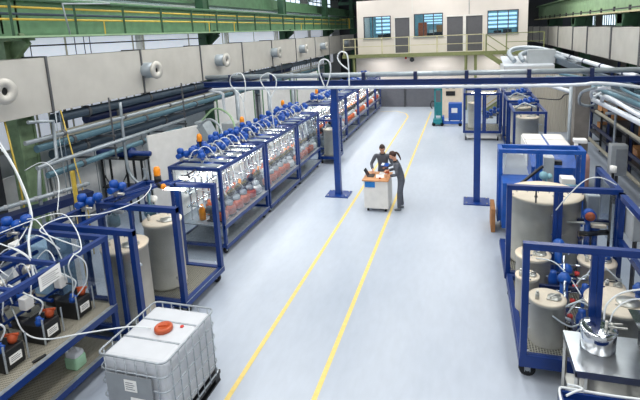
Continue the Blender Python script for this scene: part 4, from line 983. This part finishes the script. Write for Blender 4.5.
# bank of bright pipes on the right in the depth direction
R_.seed(21)
for k in range(7):
    x = 3.6+.15*k; z = 2.78+.08*(k % 3)+.04*k
    pts = [(x, 5, z+.1), (x, 12, z), (x-.05, 16, z-.1), (x-.5, 18.5, z-.12), (x-.9, 19.5, z-.1)]
    run('pale pipe in the bright bundle under the right duct, %s from the aisle' % ORD[k], pts, .055 if k % 2 else .07, ('pipe_white', 'pipe_grey', 'pipe_teal')[k % 3], smooth=True, group='bright pipe bundle on the right')
for k, (p, r, c, lab) in enumerate((([(3.3, 9.5, 3.2), (3.5, 11, 3.0), (3.4, 13, 3.1), (3.7, 14.5, 2.7), (4.3, 15.5, 2.5)], .05, 'pipe_white', 'loose white hose lying along the aisle side of the pipe bundle'),
        ([(3.2, 13.2, 3.3), (3.0, 13.8, 3.1), (3.1, 14.4, 2.7), (3.5, 14.7, 2.6), (3.7, 15.2, 2.8)], .04, 'pipe_grey', 'grey hose curling down from the portal beam to the bundle'),
        ([(3.5, 13.2, 3.3), (3.3, 13.9, 3.15), (3.45, 14.6, 2.85), (3.9, 15.4, 2.9), (4.2, 16.5, 3.0)], .045, 'pipe_white', 'white hose bending from the portal beam over the bundle'),
        ([(3.9, 10, 3.35), (4.1, 11.5, 3.1), (3.8, 13, 3.25), (4.2, 15, 3.1), (4.0, 17, 2.9)], .04, 'pipe_teal', 'bluish hose weaving over the top of the bundle'),
        ([(2.4, 17.5, 2.4), (2.9, 16.5, 2.5), (3.0, 15.9, 2.75), (3.4, 15.8, 2.8)], .02, 'black', 'black cable strung from the blue frames to the concrete column'))):
    hose(lab, p, r, c)
t = thing('pipe_trestle', 'slim steel trestle carrying the bright pipe bundle on the right', 'trestle', (4, 12, 0))
for y in (9.5, 13.2, 17.0):
    MB().bar((3.45, y, 2.64), (4.8, y, 2.64), .06).bar((4.75, y, 0), (4.75, y, 2.8), .06).build('trestle_leg', 'galv', t)
run('white pipe on a grey beam leading from the right portal end into the hall', [(4.3, 13.8, 3.5), (4.3, 28, 3.5)], .08, 'pipe_white', 2.4, cm='blue_navy')
tag(MB().box(4.05, 4.15, 13.5, 28, 3.1, 3.35).build('support_beam', 'pipe_dark'), 'grey-blue beam under the white pipe leading into the hall', 'beam')
run('pale upright pipe next to the concrete column', [(2.95, 14.9, 0), (2.95, 14.9, 3.2)], .05, 'pipe_grey')
tag(MB().lathe([(0, 0), (.16, 0), (.17, 1.2), (.13, 1.35), (0, 1.36)], (3.15, 13.9, 0), 16).build('wrapped_cylinder', 'pink'), 'pinkish wrapped cylinder at the foot of the concrete column', 'cylinder')
t = thing('control_cabinet', 'light grey control cabinet on a post right of the pipes', 'cabinet', (3.95, 13.8, 0))
MB().rbox(3.75, 4.15, 13.6, 13.9, .85, 1.7, .015).build('body', 'cabinet_grey', t)
MB().rbox(3.86, 4.13, 13.58, 13.61, .88, 1.6, .006).build('door', 'grey', t)
MB().bar((3.95, 13.75, 0), (3.95, 13.75, .85), .06).build('post', 'dark_grey', t)
# pallet shelves
t = thing('pallet_shelf', 'dark storage shelving along the right wall', 'shelving', (5.6, 17, 0))
for y in (9, 11.5, 14, 16.5, 19, 21.5):
    MB().bar((5.1, y, 0), (5.1, y, 3.3), .08).bar((6.0, y, 0), (6.0, y, 3.3), .08).each('upright', 'blue_navy', t)
for z in (.5, 1.35, 2.2):
    MB().box(5.05, 5.12, 9, 21.5, z-.1, z).box(5.98, 6.05, 9, 21.5, z-.1, z).box(5.1, 6.0, 9, 21.5, z-.03, z).build('shelf', 'dark_grey', t)
R_.seed(31); n = 0
for zi, z in enumerate((.5, 1.35, 2.2)):
    y = 9.3; k = 0
    while y < 21:
        l = R_.uniform(.5, .9); h = R_.uniform(.3, .6); w_ = R_.uniform(.4, .7)
        if R_.random() < .75:
            c = ('cardboard', 'wood', 'dark_grey', 'cardboard')[R_.randrange(4)]
            tag(MB().rbox(5.25, 5.25+w_, y, y+l, z, z+h, .01).build('storage_box', c),
                '%s box on the %s shelf at the right wall, %s from the camera end' % ({'cardboard': 'brown', 'wood': 'tan', 'dark_grey': 'dark grey'}[c], ('lowest', 'middle', 'top')[zi], ORD[k] if k < 12 else 'last'), 'box', 'boxes on the right wall shelving'); k += 1
        y += l+.15
for k, (x, z) in enumerate(((4.6, .5), (4.8, .95), (4.9, 1.5))):
    run('long dark rail running low before the shelving, %s from the floor' % ORD[k], [(x, 8, z), (x, 20, z)], .06, ('pipe_beige', 'blue_navy', 'pipe_beige')[k], group='low rails before the shelving')
t = thing('rail_support', 'dark stand carrying the low rails before the shelving', 'support', (4.8, 14, 0))
for y in (8.5, 12.5, 16.5, 19.5): MB().bar((4.98, y, 0), (4.98, y, 1.6), .06).bar((4.55, y, .42), (5.0, y, .42), .05).bar((4.75, y, .87), (5.0, y, .87), .05).build('stand_leg', 'black', t)
for k, (x, y, z) in enumerate(((4.15, 11.2, 1.4), (4.3, 10.4, 1.1), (4.1, 9.6, .9))):
    t = thing('valve_station', ('green pipe valve with a red handwheel by the right cabinet', 'middle green pipe valve by the right pipes', 'green pipe valve nearest the camera by the right pipes')[k], 'valve', (x, y, 0))
    MB().cyl((x, y, 0), (x, y, z), .07, n=12).ball((x, y, z), .14).build('body', 'green_dark', t)
    MB().lathe([(.09, -.015), (.12, -.015), (.12, .015), (.09, .015), (.09, -.015)], (x, y-.02, z+.22), 16).cyl((x, y, z+.1), (x, y, z+.24), .015, n=6).bar((x-.1, y-.02, z+.22), (x+.1, y-.02, z+.22), .02).build('handwheel', 'red' if k < 2 else 'grey', t)
R_.seed(44)
t = thing('fitting_cluster', 'small white camera-like fittings on a pole by the concrete column', 'fitting', (2.8, 13.0, 0))
MB().bar((2.75, 12.6, 0), (2.75, 12.6, 2.0), .04).build('pole', 'dark_grey', t)
MB().rbox(2.6, 2.9, 12.45, 12.7, 2.0, 2.1, .02).cyl((2.65, 12.5, 1.88), (2.65, 12.5, 2.0), .05).build('head', 'white', t)
t = thing('pole_sensor', 'white capped sensor on a short pole by the third right machine', 'sensor', (2.62, 9.9, 0))
MB().bar((2.74, 9.75, 0), (2.74, 9.75, 2.1), .035).build('pole', 'black', t)
MB().lathe([(0, 2.1), (.06, 2.1), (.06, 2.22), (0, 2.23)], (2.74, 9.75, 0), 14).build('cap', 'white', t)

# ------------------------------------------------------------------ kettle and table
t = thing('steel_table', 'stainless steel table before the nearest right machine', 'table', (1.95, 5.8, 0))
MB().box(1.27, 2.7, 5.42, 6.2, .9, .93).box(1.27, 2.7, 5.42, 5.44, .84, .9).box(1.27, 1.29, 5.42, 6.2, .84, .9).build('table_top', 'table_steel', t)
for x in (1.3, 1.44, 2.08, 2.64):
    for y in ((5.47, 6.15) if x != 1.44 else (5.6,)):
        MB().bar((x, y, .07), (x, y, .86), .04).build('leg', 'steel', t)
MB().box(1.3, 2.66, 5.46, 6.16, .3, .32).build('lower_shelf', 'steel', t)
for x in (1.3, 2.08, 2.64): MB().cyl((x-.02, 5.47, .05), (x+.02, 5.47, .05), .05, n=12).cyl((x-.02, 6.15, .05), (x+.02, 6.15, .05), .05, n=12).each('caster', 'rubber', t)
t = thing('steel_kettle', 'mirror-polished round kettle standing on the stainless steel table', 'kettle', (1.62, 5.92, .93))
MB().lathe([(0, .93), (.18, .93), (.2, .95), (.205, 1.2), (.2, 1.205), (0, 1.205)], (1.62, 5.92, 0), 40).build('pot', 'chrome', t)
l = MB().lathe([(0, 1.235), (.1, 1.235), (.19, 1.225), (.218, 1.215), (.218, 1.2), (0, 1.2)], (1.62, 5.92, 0), 40).build('lid', 'chrome', t)
MB().cyl((1.7, 5.9, 1.23), (1.7, 5.9, 1.32), .018, n=10).cyl((1.76, 5.9, 1.23), (1.76, 5.9, 1.3), .014, n=10).bar((1.72, 5.86, 1.27), (1.92, 5.86, 1.27), .02).bar((1.74, 5.95, 1.25), (1.9, 5.98, 1.25), .018).build('fitting', 'steel', l)
MB().lathe([(0, 1.245), (.05, 1.243), (.055, 1.235)], (1.54, 5.93, 0), 16).build('hatch', 'blue_navy', l)
q = thing('steel_funnel', 'stainless hopper funnel on the table at the right edge', 'funnel', (2.25, 5.9, .93))
MB().poly([(1.98, 5.6, 1.4), (2.7, 5.6, 1.4), (2.6, 5.7, 1.12), (2.12, 5.7, 1.12)], (0, .5, 0)).build('hopper', 'chrome', q)
MB().box(2.12, 2.6, 5.7, 6.1, .93, 1.12).build('base', 'dark_grey', q)
t = thing('blue_tub', 'blue steel tub with a white hose round its rim, bottom right', 'tub', (1.6, 4.6, 0))
MB().box(1.0, 2.6, 4.2, 4.98, .15, .18).box(1.0, 1.03, 4.2, 4.98, .18, 1.0).box(2.57, 2.6, 4.2, 4.98, .18, 1.0).box(1.0, 2.6, 4.2, 4.23, .18, 1.0).box(1.0, 2.6, 4.95, 4.98, .18, 1.0).box(1.03, 2.57, 4.23, 4.95, .9, .93).build('body', 'blue', t)
for x in (1.1, 2.5):
    for y in (4.3, 4.9): MB().bar((x, y, 0), (x, y, .15), .07).build('foot', 'black', t)
hose('white hose laid along the rim of the blue tub', [(1.0, 4.3, 1.02), (1.0, 4.7, 1.02), (1.01, 4.95, 1.03), (1.12, 4.99, 1.02), (1.5, 4.98, 1.02), (2.0, 4.99, 1.02), (2.6, 4.98, 1.02)], .014)
hose('short knotted white hose at the corner of the blue tub', [(1.06, 4.86, 1.03), (1.16, 4.92, 1.05), (1.24, 4.96, 1.06), (1.2, 5.02, 1.04), (1.1, 5.0, 1.06)], .013)

# ------------------------------------------------------------------ work trolley with things on it
t = thing('work_trolley', 'white trolley cabinet with wooden top and blue plate between the yellow lines', 'trolley', (-2.4, 12.5, 0))
MB().rbox(-2.74, -2.06, 12.12, 12.88, .1, .9, .015).build('cabinet', 'offwhite', t)
MB().rbox(-2.78, -2.04, 12.08, 12.92, .9, .935, .008).build('trolley_top', 'wood', t)
MB().box(-2.7, -2.42, 12.105, 12.12, .72, .88).build('blue_plate', 'label_blue', t)
for x in (-2.65, -2.15):
    for y in (12.22, 12.78):
        MB().cyl((x-.02, y, .045), (x+.02, y, .045), .045, n=14).box(x-.03, x+.03, y-.03, y+.03, .08, .1).build('caster', 'rubber', t)
t = thing('laptop', 'dark open laptop on the wooden trolley top', 'laptop', (-2.62, 12.5, .935))
MB().box(-2.68, -2.5, 12.35, 12.62, .935, .95).build('keyboard', 'black', t)
MB().poly([(-2.68, 12.35, .95), (-2.68, 12.62, .95), (-2.78, 12.62, 1.13), (-2.78, 12.35, 1.13)], (.012, 0, 0)).build('screen', 'screen', t)
tag(MB().poly([(-2.42, 12.3, .936), (-2.2, 12.35, .936), (-2.25, 12.65, .936), (-2.47, 12.6, .936)], (0, 0, .006)).build('paper_sheet', 'paper'), 'white paper sheet spread beside the laptop on the trolley', 'paper')
tag(MB().poly([(-2.4, 12.66, .936), (-2.16, 12.66, .936), (-2.16, 12.86, .936), (-2.4, 12.86, .936)], (0, 0, .008)).build('paper_sheet', 'paper'), 'white paper sheet at the back edge of the trolley', 'paper')
tag(MB().rbox(-2.24, -2.12, 12.7, 12.82, .944, 1.03, .015).build('small_case', 'copper'), 'small brown case on the back edge of the trolley', 'case')
tag(MB().cyl((-2.3, 12.25, .936), (-2.3, 12.25, .97), .03, n=12).build('tape_roll', 'orange'), 'orange roll on the front edge of the trolley', 'tape roll')

# ------------------------------------------------------------------ people
def skin_obj(name, chains, mt, parent, root_idx=0, sub=2, M=Matrix()):
    """chains: list of lists of (co, radius[, radius2]); chain start may be an int = earlier vertex index"""
    vs, es, rs = [], [], []
    for ch in chains:
        prev = None
        for e in ch:
            if isinstance(e, int): prev = e; continue
            vs.append(M @ Vector(e[0])); rs.append((e[1], e[2] if len(e) > 2 else e[1]))
            if prev is not None: es.append((prev, len(vs)-1))
            prev = len(vs)-1
    me = bpy.data.meshes.new(name); me.from_pydata([tuple(v) for v in vs], es, [])
    ob = bpy.data.objects.new(name, me); C.objects.link(ob)
    sm = ob.modifiers.new('s', 'SKIN'); sm.use_smooth_shade = True
    lay = me.skin_vertices[0].data
    # one root per island
    adj = {i: set() for i in range(len(vs))}
    for a, b in es: adj[a].add(b); adj[b].add(a)
    seen = set()
    for i in range(len(vs)):
        lay[i].radius = rs[i]; lay[i].use_root = False
    for i in range(len(vs)):
        if i in seen: continue
        st = [i]; lay[i].use_root = True
        while st:
            k = st.pop()
            if k in seen: continue
            seen.add(k); st += list(adj[k])
    sd = ob.modifiers.new('d', 'SUBSURF'); sd.levels = sub; sd.render_levels = sub
    dg = bpy.context.evaluated_depsgraph_get(); dg.update()
    me2 = bpy.data.meshes.new_from_object(ob.evaluated_get(dg)); ob.modifiers.clear(); ob.data = me2
    for p in me2.polygons: p.use_smooth = True
    me2.materials.clear(); me2.materials.append(MATS[mt]); ob.parent = parent
    return ob
def person(label, loc, rz, H, lean, hands, feet, head_tilt, hairm, ponytail=False, shoem='shoe', female=False, head_turn=0):
    t = thing('person', label, 'person', loc); t.rotation_euler = (0, 0, rz)
    s = H/1.78
    V = lambda x, y, z: Vector((x*s, y*s, z*s))
    sw = .175 if female else .205; hw = .1 if female else .095
    hip = V(0, -lean*.25, .95); waist = V(0, -lean*.05, 1.08); chest = V(0, lean*.45, 1.3); neckb = V(0, lean*.85, 1.47); neck = V(0, lean*1.0, 1.55)
    hd = V(0, lean*1.15+.03, 1.66)
    k = 1.0
    body = [[(hip, .12*s, .1*s), (waist, .11*s, .09*s), (chest, .14*s, .1*s), (neckb, .07*s, .06*s), (neck, .052*s)]]
    cloth = [[(hip, .15*s, .125*s), (waist, .14*s, .115*s), (chest, .165*s, .125*s), (V(0, lean*.8, 1.45), .11*s, .08*s), (V(0, lean*.92, 1.505), .068*s)]]
    arms = []
    for sx, hnd in ((-1, hands[0]), (1, hands[1])):
        sh = V(sx*sw, lean*.68, 1.43); wr = Vector(hnd)
        d = wr-sh; L1, L2 = .3*s, .27*s; dist = min(d.length, (L1+L2)*.995); dn = d.normalized(); wr = sh+dn*dist
        a = (L1*L1-L2*L2+dist*dist)/(2*dist); h = math.sqrt(max(0, L1*L1-a*a))
        pole = Vector((sx*.7, -.5, -.6)); pole = (pole-dn*pole.dot(dn)).normalized(); el = sh+dn*a+pole*h
        body.append([2, (sh, .05*s), (el, .036*s), (wr, .025*s)])
        cloth.append([2, (sh, .075*s), (sh.lerp(el, .5), .062*s), (el, .053*s), (wr.lerp(el, .12), .042*s)])
        arms.append((sx, el, wr))
    for sx, ft in ((-1, feet[0]), (1, feet[1])):
        hp = hip+V(sx*hw, 0, -.05); an = Vector(ft)+V(0, 0, .09); kn = hp.lerp(an, .5)+V(0, .035, .02)
        body.append([0, (hp, .08*s), (kn, .05*s), (an, .036*s)])
        cloth.append([0, (hp, .105*s), (hp.lerp(kn, .5), .092*s), (kn, .074*s), (kn.lerp(an, .6), .068*s), (an+V(0, 0, .0), .066*s)])
    # fingers, in the body mesh
    for sx, el, wr in arms:
        d = (wr-el).normalized(); side = d.cross(Vector((0, 0, 1))).normalized(); up = side.cross(d)
        palm = wr+d*.05*s
        body.append([(wr, .025*s, .02*s), (palm, .034*s, .018*s), (wr+d*.085*s, .036*s, .016*s)])
        for q, ln in enumerate((.06, .075, .08, .068)):
            b0 = wr+d*.085*s+side*(q-1.5)*.02*s; b1 = b0+(d*.6-up*.35).normalized()*ln*.5*s; b2 = b1+(d*.3-up*.8).normalized()*ln*.45*s
            body.append([(b0, .009*s), (b1, .0085*s), (b2, .007*s)])
        tp = wr+d*.03*s+side*(-sx)*-.03*s
        body.append([(tp, .011*s), (tp+(side*sx+d*.8).normalized()*.035*s, .0095*s), (tp+(side*sx*.5+d).normalized()*.06*s, .008*s)])
    # head islands within the body mesh
    Mh = Matrix.Translation(hd) @ Matrix.Rotation(head_turn, 4, 'Z') @ Matrix.Rotation(-head_tilt, 4, 'X')
    hv = lambda x, y, z: Mh @ (Vector((x, y, z))*s)
    body[0] += [(hv(0, -.005, -.02), .075*s, .09*s)]
    ob = skin_obj('body', body, 'skin', t, sub=1)
    # head shape joined into the body mesh
    bm = bmesh.new(); bm.from_mesh(ob.data)
    def addball(c, rx, ry, rz_, n=16, shape=None):
        r = bmesh.ops.create_uvsphere(bm, u_segments=n, v_segments=n//2+2, radius=1)
        for v in r['verts']:
            p = v.co.copy()
            x, y, z = p.x*rx, p.y*ry, p.z*rz_
            if shape: x, y, z = shape(x, y, z)
            v.co = hv(c[0]+x, c[1]+y, c[2]+z)
            for f in v.link_faces: f.smooth = True
    def skull(x, y, z):
        if z < 0: x *= 1+z*2.4; y = y*(1+z*1.0)+(.012 if y > 0 else 0)
        return x, y, z
    addball((0, 0, 0), .077, .098, .118, 20, skull)
    addball((0, .1, -.012), .014, .02, .026, 8); addball((0, .092, -.055), .026, .012, .009, 8)
    for sx in (-1, 1): addball((sx*.077, -.005, -.01), .012, .022, .034, 8)
    bm.to_mesh(ob.data); bm.free()
    # eyes
    m = MB()
    for sx in (-1, 1): m.ball(hv(sx*.032, .088, .012), .011*s, 8)
    m_loc = m.bm
    me = bpy.data.meshes.new('eyes'); m_loc.to_mesh(me); m_loc.free(); e = bpy.data.objects.new('eyes', me); C.objects.link(e); e.parent = t; me.materials.append(MATS['eye'])
    # hair
    bm = bmesh.new()
    def hb(x, y, z):
        if y > .03 and z < .045: y = .03+(y-.03)*.2
        if z < -.05: z = -.05+(z+.05)*.4
        return x, y, z
    r = bmesh.ops.create_uvsphere(bm, u_segments=20, v_segments=14, radius=1)
    for v in r['verts']:
        x, y, z = hb(v.co.x*.087, v.co.y*.106, v.co.z*.122); jig = 1+.03*math.sin(40*x+60*y+50*z)
        v.co = hv(x*jig, y*jig-.012, z*jig+.018)
    for f in bm.faces: f.smooth = True
    me = bpy.data.meshes.new('hair'); bm.to_mesh(me); bm.free(); h = bpy.data.objects.new('hair', me); C.objects.link(h); h.parent = t; me.materials.append(MATS[hairm])
    if ponytail:
        skin_obj('ponytail', [[(hv(0, -.09, .05), .022*s), (hv(0, -.14, .03), .034*s), (hv(0, -.16, -.06), .034*s), (hv(0, -.15, -.17), .024*s), (hv(0, -.13, -.24), .01*s)]], hairm, t)
    skin_obj('overalls', cloth, 'overall', t)
    # collar, belt and pocket flap
    m = MB()
    c = V(0, lean*.9, 1.5); m.tube([(c.x+.07*s*math.cos(a), c.y+.065*s*math.sin(a), c.z-.02*math.sin(a)) for a in [j*PI/4 for j in range(8)]], .018*s, 7, closed=True, sub=2)
    me = bpy.data.meshes.new('collar'); m.bm.to_mesh(me); m.bm.free(); q = bpy.data.objects.new('collar', me); C.objects.link(q); q.parent = t; me.materials.append(MATS['black'])
    for sx, ft in ((-1, feet[0]), (1, feet[1])):
        f = Vector(ft)
        skin_obj('shoe', [[(f+V(0, -.06, .045), .042*s, .04*s), (f+V(0, .03, .045), .045*s, .038*s), (f+V(0, .15, .032), .042*s, .028*s)]], shoem, t)
    return t
pm = person('man in grey work overalls leaning over the back of the trolley', (-2.37, 13.2, 0), PI+.1, 1.73, .18,
       hands=((.3, .42, 1.06), (-.0, .38, 1.12))[::-1] and ((-.12, .38, 1.12), (.27, .4, 1.02)), feet=((-.12, -.03, 0), (.12, .02, 0)), head_tilt=.55, hairm='hair_brown')
pw = person('woman with a brown ponytail in grey overalls at the right side of the trolley', (-1.76, 12.42, 0), PI/2+.15, 1.69, .15,
       hands=((-.16, .3, 1.04), (.16, .34, 1.1)), feet=((-.11, .04, 0), (.1, -.04, 0)), head_tilt=.5, hairm='hair_auburn', ponytail=True, female=True, shoem='shoe_grey')
t = thing('tablet', 'blue clipboard held open by the two people over the trolley', 'clipboard', (-2.22, 12.78, 1.14))
MB().poly([(-2.36, 12.72, 1.16), (-2.14, 12.68, 1.16), (-2.12, 12.84, 1.2), (-2.34, 12.88, 1.2)], (0, 0, .015)).build('board', 'blue_bright', t)
MB().poly([(-2.35, 12.74, 1.178), (-2.27, 12.72, 1.178), (-2.25, 12.84, 1.212), (-2.33, 12.86, 1.212)], (0, 0, .004)).build('page', 'paper', t)

# ------------------------------------------------------------------ lights
def area(name, x, y, z, sx, sy, e, col=(1, .98, .95), rot=(0, 0, 0)):
    l = bpy.data.lights.new(name, 'AREA'); l.shape = 'RECTANGLE'; l.size = sx; l.size_y = sy; l.energy = e; l.color = col
    o = bpy.data.objects.new(name, l); C.objects.link(o); o.location = (x, y, z); o.rotation_euler = rot; return o
for x in (-7.0, -1.7, 3.6):
    for y in (2, 14, 26):
        area('ceiling_lamp', x, y, 9.0, 1.6, 10, 400 if y < 5 else 490)
area('hall_lamp', -1.7, 39, 8.9, 8, 4, 150)
for y in (9, 15, 22): area('daylight_left', -11.2, y, 7.4, 1.8, 6, 120, (.86, .93, 1), (0, math.radians(-60), 0))
for x in (-5.2, -1.6, 2.0): area('office_lamp', x, 31.5, 6.6, 1.6, .5, 30)
for x in (-5.2, -1.6, 1.6): area('walkway_lamp', x, 29.2, 3.25, 1.5, .3, 22)
def pt(x, y, z, e, r=.05):
    l = bpy.data.lights.new('rack_lamp', 'AREA'); l.shape = 'RECTANGLE'; l.size = .1; l.size_y = 2.0; l.energy = e; l.color = (1, .98, .94)
    o = bpy.data.objects.new('rack_lamp', l); C.objects.link(o); o.location = (x, y, z)
for i, (a, b) in enumerate(rowspec): pt(-5.87, (a+b)/2, 1.99, 34)
w = bpy.data.worlds.new('world'); w.use_nodes = True; bpy.context.scene.world = w
w.node_tree.nodes['Background'].inputs[0].default_value = (.85, .92, 1, 1); w.node_tree.nodes['Background'].inputs[1].default_value = 1.0

# ------------------------------------------------------------------ camera
F, CX, CY = 465.946, 336.218, 117.57
ya, pi_, ro = .2766, .1820, -.0440
a = Matrix(((1, 0, 0), (0, 0, -1), (0, 1, 0)))
ROT = Matrix(((0.96312641, 0.26554875, -0.04325932), (0.00714047, -0.18595769, -0.98253181), (-0.2689545, 0.94599345, -0.1809969)))
right, down, fwd = ROT[0], ROT[1], ROT[2]
cam = bpy.data.cameras.new('camera'); co = bpy.data.objects.new('camera', cam); C.objects.link(co)
M = Matrix.Identity(4)
for i in range(3):
    M[i][0] = right[i]; M[i][1] = -down[i]; M[i][2] = -fwd[i]
M[0][3], M[1][3], M[2][3] = 0, 0, 5.0
co.matrix_world = M
cam.sensor_width = 36; cam.sensor_fit = 'HORIZONTAL'; cam.lens = 36*F/640
cam.shift_x = (320-CX)/640; cam.shift_y = (CY-200)/640; cam.clip_end = 200; cam.clip_start = .05
sc = bpy.context.scene; sc.camera = co
sc.view_settings.view_transform = 'Standard'; sc.view_settings.look = 'None'; sc.view_settings.gamma = 1; sc.view_settings.exposure = 0
sc.cycles.transparent_max_bounces = 24; sc.cycles.max_bounces = 8; sc.cycles.use_denoising = True
